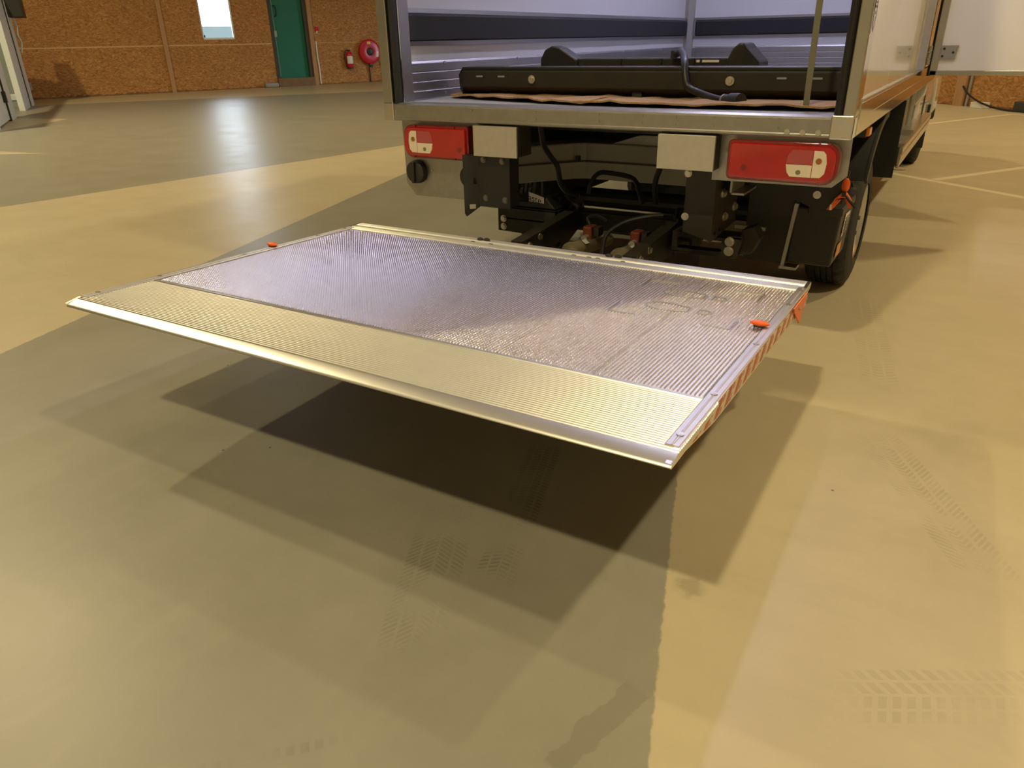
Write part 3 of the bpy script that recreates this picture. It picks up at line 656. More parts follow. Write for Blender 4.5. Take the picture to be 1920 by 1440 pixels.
def taillight(x0, x1, z0, z1, outer):     # outer = -1 left lamp, +1 right lamp
    ri = .018; ro = .050
    rs = [ri, ro, ro, ri] if outer < 0 else [ro, ri, ri, ro]
    o = T(MB().prism(rrect(x0, x1, z0, z1, rs), 'y', .058, .0), 'tail_light', 'lamp_dark_red', True, .004, label='red tail light with cream reversing window', angle=30)
    ix0, ix1, iz0, iz1 = x0+.010, x1-.010, z0+.010, z1-.010
    MB().prism(rrect(ix0, ix1, iz0, iz1, [max(.008, r-.008) for r in rs]), 'y', .002, -.012, .985).build('lens', 'lamp_red', o, bevel=.003)
    mx = lambda u: (x0+u) if outer < 0 else (x1-u)
    Y0, Y1 = -.010, -.0145
    zc = (z0+z1)/2+.004
    def cell(poly, mat, nm):
        p = [(mx(u), v) for u, v in poly]
        MB().prism(p, 'y', Y0, Y1).build(nm, mat, o, bevel=.0015)
    a0, a1, ac = .040, .182, .088
    zt, zb = z1-.026, z0+.026
    cell([(ac,zt),(a0+.016,zt-.001),(a0+.006,zt-.012),(a0+.0,zc),(a0+.004,zb+.016),(a0+.018,zb+.001),(ac,zb)], 'lamp_clear', 'indicator_window')
    cell([(ac+.002,zb),(a1-.018,zb),(a1-.006,zb+.016),(a1,zc-.008),(ac+.002,zc-.008)], 'lamp_clear', 'reverse_window')
    cell([(ac+.002,zc-.006),(a1,zc-.006),(a1-.004,zt-.02),(a1-.018,zt),(ac+.002,zt)], 'lamp_pink', 'fog_window')
    MB().cyl((mx(.068), Y1-.0002, zc+.008), (mx(.068), Y1-.0012, zc+.008), .011, 14).build('bulb', 'lamp_bulb', o)
    MB().cyl((mx(.135), Y1-.0002, zc-.035), (mx(.135), Y1-.0012, zc-.035), .009, 14).build('bulb', 'strap_web', o)
    for u in (.335,): MB().cyl((mx(u), -.0118, zc-.04 if u == .34 else zc-.03), (mx(u), -.0128, zc-.04 if u == .34 else zc-.03), .012, 14).build('bulb', 'lamp_dark_red', o)
    for u, z in ((.075, z1-.006), (.30, z1-.006), (.06, z0+.006), (.30, z0+.006)):
        MB().cyl((mx(u), .001, z), (mx(u), -.006, z), .006, 8).build('screw', 'lamp_dark_red', o)
    return o
taillight(-.953, -.574, .752, .905, -1); taillight(.630, 1.034, .758, .906, 1)
# buffer boxes with bright galvanised covers
for x0, x1 in ((-.532, -.302), (.353, .584)):
    b = T(MB().box(x0+.004, x1+.0, -.01, .11, .786, .916), 'buffer_box', 'dark_iron'); MB().box(x0, x1, -.022, -.01, .783, .916).build('cover_plate', 'galvanised_box', b, bevel=.002)
# black hanger brackets with bolts and slots
def slot(cx, cz, w, h):
    return rrect(cx-w/2, cx+w/2, cz-h/2, cz+h/2, min(w, h)*.49, 4)
b = T(MB().plate([(-.537,.785),(-.537,.545),(-.365,.545),(-.365,.785)], [], lambda x, z: (x, .018, z), (0,.008,0)), 'hanger_bracket', 'black_steel', label='black steel hanger bracket')
f_ = lambda u, z: (-.590+.052*u, -.03+.048*u, z)
MB().plate([(0,.785),(0,.515),(.10,.500),(1.06,.545),(1.06,.785)], [slot(.52, .545, .5, .022), slot(.78, .665, .25, .03)], f_, (.002,.006,0)).build('slotted_flange', 'black_steel', b)
for x, z in ((-.505,.762),(-.402,.760),(-.497,.587),(-.390,.585)): bolt(b, (x, .018, z), (0,-1,0), .011, .010, 'bolt_dark')
MB().box(-.372, -.364, .02, .10, .55, .785).build('web_plate', 'black_steel', b)
b = T(MB().plate([(.43,.765),(.43,.500),(.548,.470),(.548,.765)], [], lambda x, z: (x, .14, z), (0,.010,0)), 'hanger_bracket', 'dark_iron', label='black steel hanger bracket')
MB().plate([(0,.765),(0,.465),(.5,.51),(.5,.765)], [slot(.08, .495, .04, .012), slot(.17, .505, .04, .012)], lambda u, z: (.548+u*.06, .14+u*.5, z), (.008,0,0)).build('slotted_flange', 'dark_iron', b)
for p in ((.437,.14,.745),(.437,.14,.565)): bolt(b, p, (0,-1,0), .012, .012)
for p in ((.566,.22,.66),(.570,.26,.555),(.582,.36,.58),(.59,.40,.68)): bolt(b, p, (1,-.2,0), .015, .014)
T(MB().box(.60, .608, .20, .40, .66, .75).box(.60, .66, .20, .40, .66, .668), 'chassis_gusset', 'steel_sheet')
# chassis rails and cross members
for x in (-.43, .37): T(MB().box(x, x+.06, 1.12, 5.6, .60, .74), 'chassis_rail', 'black_steel')
for y in (2.4, 3.6): T(MB().box(-.4, .4, y, y+.06, .62, .72), 'cross_member', 'black_steel')
T(MB().box(-1.0, 1.0, .15, BL, .905, .935), 'box_underside', 'black_plastic')
for y in (.42, 1.0): T(MB().box(-1.0, 1.0, y, y+.05, .86, .91), 'floor_bearer', 'black_steel')
# pale under-body shell between the rails
plan = [(-.80,.42),(-.46,.86),(-.40,.90),(.34,.90),(.34,1.1),(-.5,1.1),(-.86,.55)]
us = T(MB().prism(plan, 'z', .548, .742), 'underbody_shell', 'liner_grey', bevel=.008, label='pale grey under-body shell')
MB().prism([(-.805,.416),(-.465,.853),(-.40,.894),(.34,.894),(.34,.91),(-.40,.91),(-.80,.43)], 'z', .640, .650).build('seam', 'frame_dark', us)
MB().box(-.445, -.425, .855, .90, .645, .675).build('clip', 'black_plastic', us)
T(MB().box(-.42, .35, 1.15, 1.9, .60, .86), 'tank', 'frame_dark', bevel=.03)
T(MB().box(-.62, .28, 2.0, 2.9, .26, .62), 'fuel_tank', 'black_plastic', bevel=.05)
T(MB().cyl((0,1.40,.345), (.0,1.62,.345), .13, 20, .08), 'differential', 'black_steel', True)
T(MB().cyl((.0,1.6,.36), (.0,4.4,.50), .04, 12), 'drive_shaft', 'black_steel', True)
T(MB().prism([(-.25,.742),(-.1,.79),(.34,.80),(.34,.742)], 'y', .92, 1.3), 'heat_shield', 'steel_sheet')
# hoses and looms under the box
def hose(name, pts, r, mat='cable_black'): return T(MB().tube(spline(pts, 7), r, 8), name, mat, True)
hose('wiring_loom', [(-.36,.30,.91),(-.37,.35,.80),(-.37,.42,.735),(-.345,.45,.68),(-.325,.45,.60),(-.28,.45,.555),(-.22,.45,.54)], .014)
hose('wiring_loom', [(-.215,.55,.54),(-.20,.55,.60),(-.16,.55,.645),(-.10,.55,.65),(.0,.55,.64),(.05,.53,.62),(.085,.5,.57),(.11,.48,.53)], .012)
hose('wiring_loom', [(.30,.20,.78),(.27,.25,.735),(.23,.32,.68),(.205,.38,.62),(.20,.42,.55)], .013)
hose('hydraulic_hose', [(.30,.25,.535),(.24,.22,.53),(.15,.18,.505),(.09,.12,.46),(.085,.08,.40),(.10,.05,.35)], .010)
hose('hydraulic_hose', [(-.28,.36,.55),(-.29,.30,.47),(-.27,.25,.39),(-.19,.2,.35)], .009)
hose('hydraulic_hose', [(-.25,.36,.56),(-.21,.33,.55),(-.15,.30,.52)], .008)
# --- lift mechanism
tb = T(MB().box(-.30, .42, .43, .53, .375, .475), 'lift_tube', 'black_steel', bevel=.012, label='black square lift cross tube')
for x in (-.30, -.25):
    d = T(MB().lathe([(0,0),(.078,0),(.088,.006),(.088,.016),(0,.022)], (x, .46, .455), (1,0,0), 28), 'bearing_disc', 'black_steel', True)
    for a in (40, 160, 280): bolt(d, (x+.02, .46+.055*math.cos(math.radians(a)), .455+.055*math.sin(math.radians(a))), (1,0,0), .008, .008, 'bolt_dark')
T(MB().lathe([(0,0),(.06,0),(.066,.006),(.066,.016),(0,.02)], (.30, .44, .47), (1,0,0), 24), 'bearing_disc', 'black_steel', True)
for x in (.325, .40): T(MB().plate([(.34,.34),(.50,.36),(.52,.50),(.44,.535),(.36,.50)], [], lambda y, z: (x, y, z), (.012,0,0)), 'pivot_plate', 'dark_iron')
def arm(x0, x1, bx):
    a = T(MB().prism([(.46,.40),(.42,.50),(.33,.478),(-.17,.446),(-.32,.432),(-.34,.395),(-.30,.36),(-.05,.345),(.30,.335)], 'x', x0, x1), 'lift_arm', 'black_steel', bevel=.006, label='black steel lift arm')
    MB().prism([(.36,.490),(-.17,.452),(-.17,.444),(.36,.481)], 'x', x0-.004, x1+.012).build('top_flange', 'dark_iron', a)
    for y, z in ((.01,.436),(-.09,.418)): bolt(a, (x1, y, z), (1,0,0), .013, .014)
    return a
arm(-.245, -.205, -.2); arm(.292, .330, .33)
def cylinder(x):
    c = T(MB().cyl((x, .36, .37), (x, -.02, .40), .036, 18).cyl((x, -.02, .40), (x, -.045, .402), .040, 18), 'lift_cylinder', 'cylinder_paint', True, label='olive hydraulic cylinder')
    MB().cyl((x, -.04, .402), (x, -.30, .415), .018, 12).build('piston_rod', 'bolt_zinc', c, True)
    MB().add([(x+.012,.05,.432),(x+.034,.05,.417),(x+.034,.09,.414),(x+.012,.09,.429)], [(0,1,2,3)]).build('type_plate', 'label_white', c)
    v = MB().box(x-.022, x+.022, .13, .20, .405, .475).build('valve_block', 'orange_valve', c, bevel=.006); MB().cyl((x, .13, .425), (x, .10, .425), .016, 12).build('coil_cap', 'galvanised_box', c); MB().box(x+.024, x+.05, .15, .20, .43, .47).build('valve_plug', 'dark_iron', c)
cylinder(-.02); cylinder(.215)
hose('hydraulic_hose', [(-.02,.17,.47),(-.05,.2,.50),(-.02,.24,.505),(.02,.26,.48)], .008)
# underrun beams at both sides
b = T(MB().plate([(-.578,.50),(-.578,.378),(-.36,.372),(-.32,.30),(-.25,.30),(-.25,.50)], [], lambda x, z: (x, .25, z), (0,.01,0)).box(-.578, -.25, .25, .34, .495, .503).box(-.578, -.3, .25, .34, .44, .447), 'mounting_frame', 'black_steel', label='black steel mounting frame of the lift')
for z in (.400, .440): bolt(b, (-.545, .25, z), (0,-1,0), .013, .012)
T(MB().prism([(-.60,.507),(-.60,.525),(-.57,.538),(-.40,.538),(-.30,.560),(-.25,.507)], 'y', .255, .42), 'frame_cover', 'black_steel', bevel=.006)
b = T(MB().plate([(.350,.462),(.350,.380),(.645,.386),(.668,.475)], [[(.375,.445),(.375,.395),(.575,.400),(.575,.448)]], lambda x, z: (x, .25, z), (0,.012,0)).box(.35, .655, .25, .36, .463, .471).box(.35, .64, .25, .36, .376, .384), 'mounting_frame', 'dark_iron', label='black steel mounting frame of the lift')
for z in (.408, .450): bolt(b, (.610, .25, z), (0,-1,0), .016, .014)
T(MB().prism([(.645,.39),(.70,.40),(.73,.47),(.70,.52),(.65,.50)], 'y', .27, .36), 'hook_plate', 'dark_iron', bevel=.004)
T(MB().box(.60, .80, .55, .58, .30, .72), 'rear_bulkhead', 'black_plastic'); T(MB().box(.56, .70, .50, .515, .452, .468), 'cross_strip', 'steel_sheet')
T(MB().box(.55, .72, .60, .612, .30, .345), 'cross_strip', 'lead_grey')
# white label with the visible end of a word
lb = T(MB().plate([(-.396,.585),(-.311,.564),(-.311,.534),(-.396,.540)], [], lambda x, z: (x, .2485, z), (0,.001,0)), 'name_label', 'label_white', label='white label with black letters')
tc = bpy.data.curves.new('lettering', 'FONT'); tc.body = 'aste'; tc.size = .046; tc.extrude = .0004
to = bpy.data.objects.new('lettering_tmp', tc); COL.objects.link(to); bpy.context.view_layer.update()
me = bpy.data.meshes.new_from_object(to.evaluated_get(bpy.context.evaluated_depsgraph_get())); bpy.data.objects.remove(to)
me.transform(Matrix.Translation((-.399, .2475, .546)) @ Matrix(((1,0,0,0),(0,0,-1,0),(-.22,1,0,0),(0,0,0,1))))
me.transform(Matrix.Translation(-Vector((-.36, .2475, .555)))); me.materials.append(M['label_ink'])
o = bpy.data.objects.new('lettering', me); put(o, lb, (-.36, .2475, .555))
# --- battery box with bracket and orange strap
bt = T(MB().prism([(.812,.565),(.995,.560),(1.005,.545),(.99,.306),(.80,.308)], 'y', .55, .90), 'battery_box', 'black_plastic', bevel=.008, label='black battery box with printed stickers')
MB().box(.862, 1.008, .543, .91, .535, .572).build('box_lid', 'black_plastic', bt, bevel=.006)
MB().add([(1.0075,.66,.53),(1.0075,.80,.52),(1.002,.80,.43),(1.002,.66,.42)], [(0,1,2,3)]).build('sticker', 'label_white', bt, label='white printed sticker')
for k in range(6): MB().box(1.0055, 1.0085, .68, .78, .435+.013*k, .440+.013*k).build('print_line', 'bolt_dark', bt)
MB().add([(1.0010,.60,.40),(1.001,.72,.395),(.9985,.72,.34),(.9985,.60,.34)], [(0,1,2,3)]).build('sticker', 'label_orange', bt, label='orange sticker')
T(MB().hexa([(.778,.535,.285),(.792,.535,.285),(.792,.56,.285),(.778,.56,.285),(.806,.535,.580),(.822,.535,.580),(.822,.56,.580),(.806,.56,.580)]), 'battery_bracket', 'steel_sheet')
T(MB().box(.775, .85, .53, .60, .280, .292), 'bracket_foot', 'steel_sheet')
pv = T(MB().plate([(.78,.735),(1.01,.735),(1.0,.60),(.93,.562),(.89,.565),(.80,.60)], [], lambda x, z: (x, .525, z), (0,.012,0)), 'pivot_sheet', 'black_steel'); MB().cyl((.895,.525,.628), (.895,.517,.628), .017, 20).cyl((.895,.517,.628), (.895,.513,.628), .007, 6).build('washer', 'bolt_zinc', pv)
sb = T(MB().plate([(.945,.575),(.966,.572),(.985,.600),(1.003,.625),(1.013,.62),(1.034,.585),(1.048,.596),(1.028,.632),(1.012,.650),(.995,.648),(.972,.622),(.955,.590)], [], lambda x, z: (x, .49, z), (0,.03,0)), 'release_strap', 'orange_plastic', bevel=.003, label='orange release handle and strap')
MB().ell((1.006,.50,.680), .017, .010, .030).build('grip', 'orange_plastic', sb, True); MB().tube([(1.016,.49,.638),(1.034,.485,.618),(1.058,.49,.592)], .006, 6).build('cord', 'cable_black', sb); MB().box(.998, 1.014, .484, .50, .634, .652).build('buckle', 'black_plastic', sb)
MB().tube(spline([(1.004,.50,.705),(.992,.51,.73),(.985,.55,.76)], 4), .002, 5).build('wire', 'bolt_dark', sb)
MB().box(.958, .966, .486, .490, .574, .598).build('white_edge', 'label_white', sb)

# --- wheels
def wheel(x_out, y, sgn, r=.345, wd=.225):
    root_y = y
    nseg = 132
    prof = [(.20, -.0), (.225,-.006),(.245,-.002),(.29,.004),(.318,.012),(.333,.024),(.343,.038)]
    tread = []
    h0, h1 = .040, wd-.040; n = 5
    for k in range(n):
        a = h0+(h1-h0)*k/n; b = h0+(h1-h0)*(k+1)/n; g = .005
        tread += [(.345, a+g), (.345, (a+b)/2), (.345, b-g), (.334, b-.003), (.334, b+.003)]
    back = [(r_, wd-h) for r_, h in reversed(prof)]
    full = prof+tread[:-2]+back; nt0, nt1 = len(prof), len(prof)+len(tread)-2
    def fn(k, j, rr, h):
        if nt0 <= j < nt1 and rr > .34:
            col_ = (j-nt0)//5
            if (k+col_*3) % 6 == 0: return .3365
        if j in (5, 6) or j in (len(full)-6, len(full)-7):
            if k % 6 < 2: return rr-.005
        return rr
    ty = T(MB().lathe(full, (x_out, y, r), (-sgn,0,0), nseg, fn), 'tyre', 'tyre_rubber', False)
    MB().lathe([(0,.055),(.06,.052),(.07,.035),(.10,.03),(.15,.045),(.175,.05),(.188,.03),(.196,.012),(.212,.002),(.217,.006),(.214,.02),(.20,.04),(.20,.19)], (x_out, y, r), (-sgn,0,0), 48).build('rim', 'rim_steel', ty, True)
    for k in range(6):
        a = 2*PI*k/6; bolt(ty, (x_out-sgn*.036, y+.085*math.cos(a), r+.085*math.sin(a)), (sgn,0,0), .012, .02, 'bolt_dark')
    MB().cyl((x_out-sgn*.012, y-.11, r-.155), (x_out-sgn*.0, y-.112, r-.158), .008, 8).build('valve_stem', 'bolt_zinc', ty)
for x, sg in ((1.0, 1), (-1.0, -1)): wheel(x, 1.40, sg)
for x, sg in ((.96, 1), (-.96, -1)): wheel(x, 6.15, sg)
T(MB().cyl((-.85,1.40,.345), (.85,1.40,.345), .06, 14), 'rear_axle', 'black_steel'); T(MB().cyl((-.85,6.15,.345), (.85,6.15,.345), .05, 14), 'front_axle', 'black_steel')
# mudguards: arch over each rear wheel, lip at the outside
for sg in (1, -1):
    arc = lambda r, a: (1.40+r*math.cos(math.radians(a)), .36+r*math.sin(math.radians(a)))
    angs = [88+(150-88)*k/14 for k in range(15)]
    poly = [arc(.555, a) for a in angs]+[arc(.540, a) for a in reversed(angs)]
    mg = T(MB().prism(poly, 'x', sg*.72, sg*1.035), 'mudguard', 'black_plastic', True, label='black plastic mudguard')
    MB().prism([arc(.558, a) for a in angs]+[arc(.515, a) for a in reversed(angs)], 'x', sg*1.028, sg*1.040).build('lip', 'black_plastic', mg, True)
    T(MB().box(*sorted((sg*.70, sg*.715)), .95, 1.9, .36, .90), 'inner_arch', 'black_plastic')
    T(MB().box(*sorted((sg*.60, sg*1.05)), 2.16, 2.172, .46, .90), 'mud_flap', 'rubber', label='black rubber mud flap')
T(MB().box(1.036, 1.052, .595, .66, .868, .902), 'side_marker', 'marker_orange', bevel=.004, label='orange side marker lamp'); T(MB().box(1.0, 1.038, .60, .655, .862, .92), 'marker_bracket', 'black_plastic')
# side guard with uprights and the aluminium step
sg_ = T(MB().box(.940, .950, 2.25, 4.45, .50, .90), 'side_guard', 'guard_dark')
for y in (2.38, 2.86, 3.40, 3.95): MB().prism([(.950,y),(.968,y+.005),(.968,y+.065),(.950,y+.07)], 'z', .50, .905).build('upright', 'steel_sheet', sg_)
stp = T(MB().prism([(.94,.600),(1.05,.600),(1.056,.592),(1.056,.560),(1.046,.552),(1.052,.535),(1.046,.47),(1.036,.47),(1.036,.585),(.94,.585)], 'y', 2.50, 5.0), 'side_step', 'alu_trim', label='aluminium side step with toothed tread')
MB().box(.94, 1.036, 2.485, 2.5, .49, .60).build('end_cap', 'black_plastic', stp)
for k in range(11):
    y = 2.78+.055*k; MB().prism([(y,.600),(y+.012,.600),(y+.006,.618)], 'x', .955, 1.045).build('tooth', 'alu_ramp', stp)
# --- cab
cabp = [(4.40,.55),(4.40,2.28),(4.9,2.36),(5.55,2.30),(6.35,1.52),(7.05,1.30),(7.18,1.05),(7.2,.45),(6.62,.45),(6.58,.62),(6.40,.78),(6.15,.82),(5.9,.78),(5.72,.62),(5.68,.42),(4.9,.42)]
cb = T(MB().prism(cabp, 'x', -.985, .985), 'cab', 'cab_paint', True, .03, label='white driver cab')
for sg in (1, -1):
    MB().prism([(4.95,1.46),(4.95,2.12),(5.45,2.10),(6.05,1.50)], 'x', sg*.984, sg*.990).build('side_window', 'cab_glass', cb); MB().box(*sorted((sg*.985, sg*.992)), 4.82, 4.84, .50, 2.2).build('door_gap', 'black_plastic', cb); MB().box(*sorted((sg*.985, sg*1.0)), 4.95, 5.10, 1.30, 1.34).build('door_handle', 'black_plastic', cb, bevel=.005)
    MB().box(*sorted((sg*1.0, sg*1.16)), 5.98, 6.06, 1.48, 1.82).build('mirror', 'black_plastic', cb, bevel=.02)
    MB().box(*sorted((sg*.95, sg*1.005)), 5.62, 5.68, .22, .62).build('wheel_flap', 'rubber', cb)
MB().add([(-.85,5.62,2.25),(.85,5.62,2.25),(.88,6.33,1.56),(-.88,6.33,1.56)], [(0,1,2,3)]).build('windscreen', 'cab_glass', cb)
MB().box(-.80, .80, 7.19, 7.22, .55, .95).build('grille', 'black_plastic', cb, bevel=.01); MB().box(-.98, .98, 7.15, 7.25, .35, .52).build('bumper', 'black_plastic', cb, bevel=.02)
for sg in (1, -1): MB().box(*sorted((sg*.62, sg*.95)), 7.16, 7.215, .95, 1.2).build('headlight', 'lamp_clear', cb, bevel=.02)
T(MB().prism([(.93,.905),(1.03,.905),(1.02,.80),(.98,.74),(.93,.70)], 'y', 4.15, 4.40), 'corner_fairing', 'cab_paint', bevel=.01)

# --- lift platform -------------------------------------------------------
PLV = Vector((0, -.99957, .02931)); PLN = Vector((0, .02931, .99957)); PL0 = Vector((0, -.2992, .4546))
def pf(x, v, h=0.0): return Vector((x, 0, 0))+PL0+PLV*v+PLN*h
def pbox(mb, x0, x1, v0, v1, h0, h1):
    return mb.hexa([pf(x0,v1,h0), pf(x1,v1,h0), pf(x1,v0,h0), pf(x0,v0,h0), pf(x0,v1,h1), pf(x1,v1,h1), pf(x1,v0,h1), pf(x0,v0,h1)])
def pprism(mb, prof, x0, x1):
    n = len(prof)
    return mb.add([pf(x0, v, h) for v, h in prof]+[pf(x1, v, h) for v, h in prof], [tuple(range(n)), tuple(range(2*n-1, n-1, -1))]+[(i, i+n, (i+1) % n+n, (i+1) % n) for i in range(n)])
XL, XR = -1.085, 1.040
core = MB(); pprism(core, [(.0,-.012),(1.08,-.012),(1.36,-.014),(1.36,-.022),(1.08,-.050),(.0,-.055)], XL+.01, XR-.01)
LP = T(core, 'lift_platform', 'steel_sheet', label='ribbed aluminium tail lift platform, lowered level behind the truck')
# standing marks milled into the ribs: corner brackets and two shoe soles
marks = [[(.516,.234),(.518,.144),(.611,.138)], [(.825,.130),(.921,.126),(.923,.232)], [(.526,.457),(.527,.552),(.620,.551)], [(.829,.545),(.920,.546),(.921,.456)]]
for v0 in (.215, .380):
    marks.append([(.755,v0+.02),(.70,v0+.008),(.653,v0+.004),(.622,v0+.018),(.606,v0+.045),(.622,v0+.070),(.664,v0+.082),(.71,v0+.078),(.755,v0+.066),(.755,v0+.02)])
    marks.append([(.786,v0+.024),(.818,v0+.026),(.832,v0+.044),(.818,v0+.064),(.786,v0+.066),(.786,v0+.024)])
def mark_d(x, v):
    b = 9
    for pl in marks:
        for (ax, ay), (bx, by) in zip(pl, pl[1:]):
            dx, dy = bx-ax, by-ay; q = ((x-ax)*dx+(v-ay)*dy)/(dx*dx+dy*dy+1e-12); q = max(0, min(1, q))
            b = min(b, math.hypot(x-ax-q*dx, v-ay-q*dy))
    return b
V0, V1 = .024, 1.068; PITCH_R = .0108; NP = 7; XA, XB = -1.058, 1.006
pwid = (XB-XA)/NP; nrib = round(pwid/PITCH_R)
for p in range(NP):
    x0 = XA+p*pwid; x1 = x0+pwid
    mb = MB(); pbox(mb, x0+.0014, x1-.0014, V0, V1, -.012, -.0065)
    for k in range(nrib):
        xc = x0+pwid*(k+.5)/nrib; nst = 150; vs = []
        dense = .48 < xc < .96
        stations = []
        v = V0+.002
        while v < V1-.012:
            stations += [(v, 1), (v+.0058, 1), (v+.0070, 0), (v+.0108, 0)]; v += .0120
        for v, par in stations:
            h = -.0026 if par else -.0042
            if dense and v < .6 and mark_d(xc, v) < .0085: h = -.0064
            vs += [pf(xc-.0026, v, -.0066), pf(xc-.0009, v, h), pf(xc+.0009, v, h), pf(xc+.0026, v, -.0066)]
        n = len(stations); fs = []
        for i in range(n-1):
            for j in range(3): fs.append((i*4+j, i*4+j+1, i*4+j+5, i*4+j+4))
        fs += [(0,1,2,3), tuple((n-1)*4+j for j in (3,2,1,0))]
        mb.add(vs, fs)
    o = mb.build('deck_plank', 'alu_dull', LP, True, angle=62)
    o.data.materials.append(M['alu_deck']); nb = len(o.data.polygons)
    o.data.polygons.foreach_set('material_index', [0 if i < 6 else 1 for i in range(nb)])
for mk in marks:
    mb = MB()
    for (ax, av), (bx, bv) in zip(mk, mk[1:]): mb.bar(pf(ax, av, -.0046), pf(bx, bv, -.0046), .0032, .0046, PLN)
    mb.build('standing_mark', 'alu_deck', LP)
# ramp plank: fine ribs across the width and a bevelled tip
prof = [(1.072,-.014),(1.072,-.001),(1.080,.0)]
v = 1.084
while v < 1.345:
    prof += [(v+.0104*k/8, -.0028-.0020*math.cos(2*PI*k/8)) for k in range(8)]; v += .0104
prof += [(1.350,-.006),(1.354,-.006),(1.357,-.0025),(1.362,-.0035),(1.390,-.0125),(1.397,-.0165),(1.398,-.019),(1.394,-.022),(1.36,-.022)]
mb = MB(); pprism(mb, prof, XL+.0, XR+.004); mb.build('ramp_plank', 'alu_ramp', LP, True, angle=50)
# hinge-side profile with groove
mb = MB(); wave = lambda a, b, h, n: [(a+(b-a)*k/(6*n), h-.0009*math.cos(2*PI*k/6)) for k in range(6*n+1)]
pprism(mb, [(.022,-.006)]+wave(.018, -.026, .0, 7)+[(-.030,-.005),(-.050,-.005)]+wave(-.054, -.094, .003, 6)+[(-.096,.0),(-.098,-.05),(.022,-.05)], XL-.004, XR-.018)
hp_ = mb.build('hinge_profile', 'alu_ramp', LP, True, angle=50)
for x0, x1 in ((XL-.016, XL-.004), (XR-.018, XR-.006)):
    mb = MB(); pprism(mb, [(.0,-.003),(-.03,.002),(-.09,.004),(-.094,-.006),(-.08,-.02),(.0,-.03)], x0, x1); mb.build('end_cap', 'alu_trim', LP)
for x, vv in ((-.372,-.066),(-.340,-.070),(.251,-.074),(.290,-.076)):
    MB().ell(pf(x, vv, .006), .016, .012, .009).build('rubber_stop', 'rubber', LP, True)
for x, vv in ((-.30,-.040),(.107,-.040),(.176,-.040),(.216,-.040),(.326,-.040),(-.395,-.040)):
    MB().ell(pf(x, vv, -.003), .012, .007, .004).build('hinge_bolt', 'bolt_dark', LP, True)
# side trims with ridge and screws; hazard tape on the right edge
for x0, x1, sd_ in ((XR-.034, XR, 1), (XL-.016, XL+.026, -1)):
    prof = [(x0,-.008),(x0,.0),(x0+.003,.0022),((x0+x1)/2-.003,.0022),((x0+x1)/2-.001,.0036),((x0+x1)/2+.001,.0036),((x0+x1)/2+.003,.0022),(x1-.003,.0022),(x1,.0),(x1,-.008)]
    n = len(prof); v0, v1 = -.004, 1.337
    mb = MB().add([pf(x, v0, h) for x, h in prof]+[pf(x, v1, h) for x, h in prof], [tuple(range(n)), tuple(range(2*n-1, n-1, -1))]+[(i, i+n, (i+1) % n+n, (i+1) % n) for i in range(n)])
    tm = mb.build('side_trim', 'alu_edge', LP)
    xe = x1 if sd_ > 0 else x0
    def sq(v, h, dx=0): return pf(xe+sd_*dx, v, h)
    outl = [(-.0,.0),(1.337,.0),(1.392,-.012),(1.36,-.020),(1.08,-.050),(-.0,-.056)]
    MB().add([sq(v, h, -.012) for v, h in outl]+[sq(v, h, .001) for v, h in outl], [tuple(range(6)), tuple(range(11, 5, -1))]+[(i, i+6, (i+1) % 6+6, (i+1) % 6) for i in range(6)]).build('edge_skirt', 'alu_trim', LP)
    tpo = [(.02,-.006),(1.325,-.006),(1.335,-.019),(1.08,-.043),(.02,-.047)]
    MB().add([sq(v, h, .0008) for v, h in tpo]+[sq(v, h, .0022) for v, h in tpo], [tuple(range(5)), tuple(range(9, 4, -1))]+[(i, i+5, (i+1) % 5+5, (i+1) % 5) for i in range(5)]).build('warning_tape', 'hazard_tape', LP, label='red and white hatched warning tape')
    for v in (.045, .228, .648, 1.043, 1.285):
        MB().cyl(pf((x0+x1)/2, v, .002), pf((x0+x1)/2, v, .0048), .0085, 14).cyl(pf((x0+x1)/2, v, .0048), pf((x0+x1)/2, v, .0056), .004, 6).build('screw', 'bolt_zinc', tm)
for xc, vc in ((.993, .490), (-1.088, .487)):
    mb = MB().ell(pf(xc, vc, .012), .030, .014, .008, 18, 10); wl_ = mb.build('warning_lamp', 'orange_plastic', LP, True, label='flat orange warning lamp')
    mb = MB(); pbox(mb, xc-.016, xc+.016, vc-.009, vc+.009, .0, .008); mb.build('lamp_base', 'black_plastic', LP)
# orange warning flag hanging at the right hinge corner
fg = MB().plate([(-.345,.458),(-.56,.463),(-.55,.450),(-.428,.372),(-.37,.43)], [], lambda y, z: (1.044, y, z), (.004,0,0)).build('warning_flag', 'orange_flag', LP, label='orange triangular warning flag')
for y, z in ((-.36,.440),(-.455,.435),(-.475,.440)): MB().cyl((1.048,y,z), (1.051,y,z), .006, 8).build('rivet', 'bolt_zinc', LP)

# ------------------------------------------------------------------ things lying in the cargo box
# black under-run bar
bb = empty('underrun_bar', (0, .5, 1.0), 'long black steel under-run bar lying across the cargo floor', 'bar')
prof = [(.455,1.130),(.445,1.122),(.442,1.050),(.450,1.042),(.52,1.004),(.58,1.004),(.58,1.136),(.47,1.136)]
MB().prism([(y, z) for y, z in prof], 'x', -.90, .99).build('beam', 'dark_iron', bb, bevel=.004)
MB().hexa([(-.93,.47,1.035),(-.90,.45,1.01),(-.90,.58,1.004),(-.93,.57,1.03),(-.93,.46,1.105),(-.90,.445,1.134),(-.90,.58,1.136),(-.93,.57,1.11)]).build('end_cap', 'black_plastic', bb)
MB().box(-.90, .99, .450, .585, 1.128, 1.142).build('top_flange', 'black_steel', bb, bevel=.003)
for x in (-.483, .488): MB().cyl((x,.443,1.087), (x,.436,1.087), .019, 18).cyl((x,.436,1.087), (x,.428,1.087), .011, 6).build('bolt', 'bolt_zinc', bb)
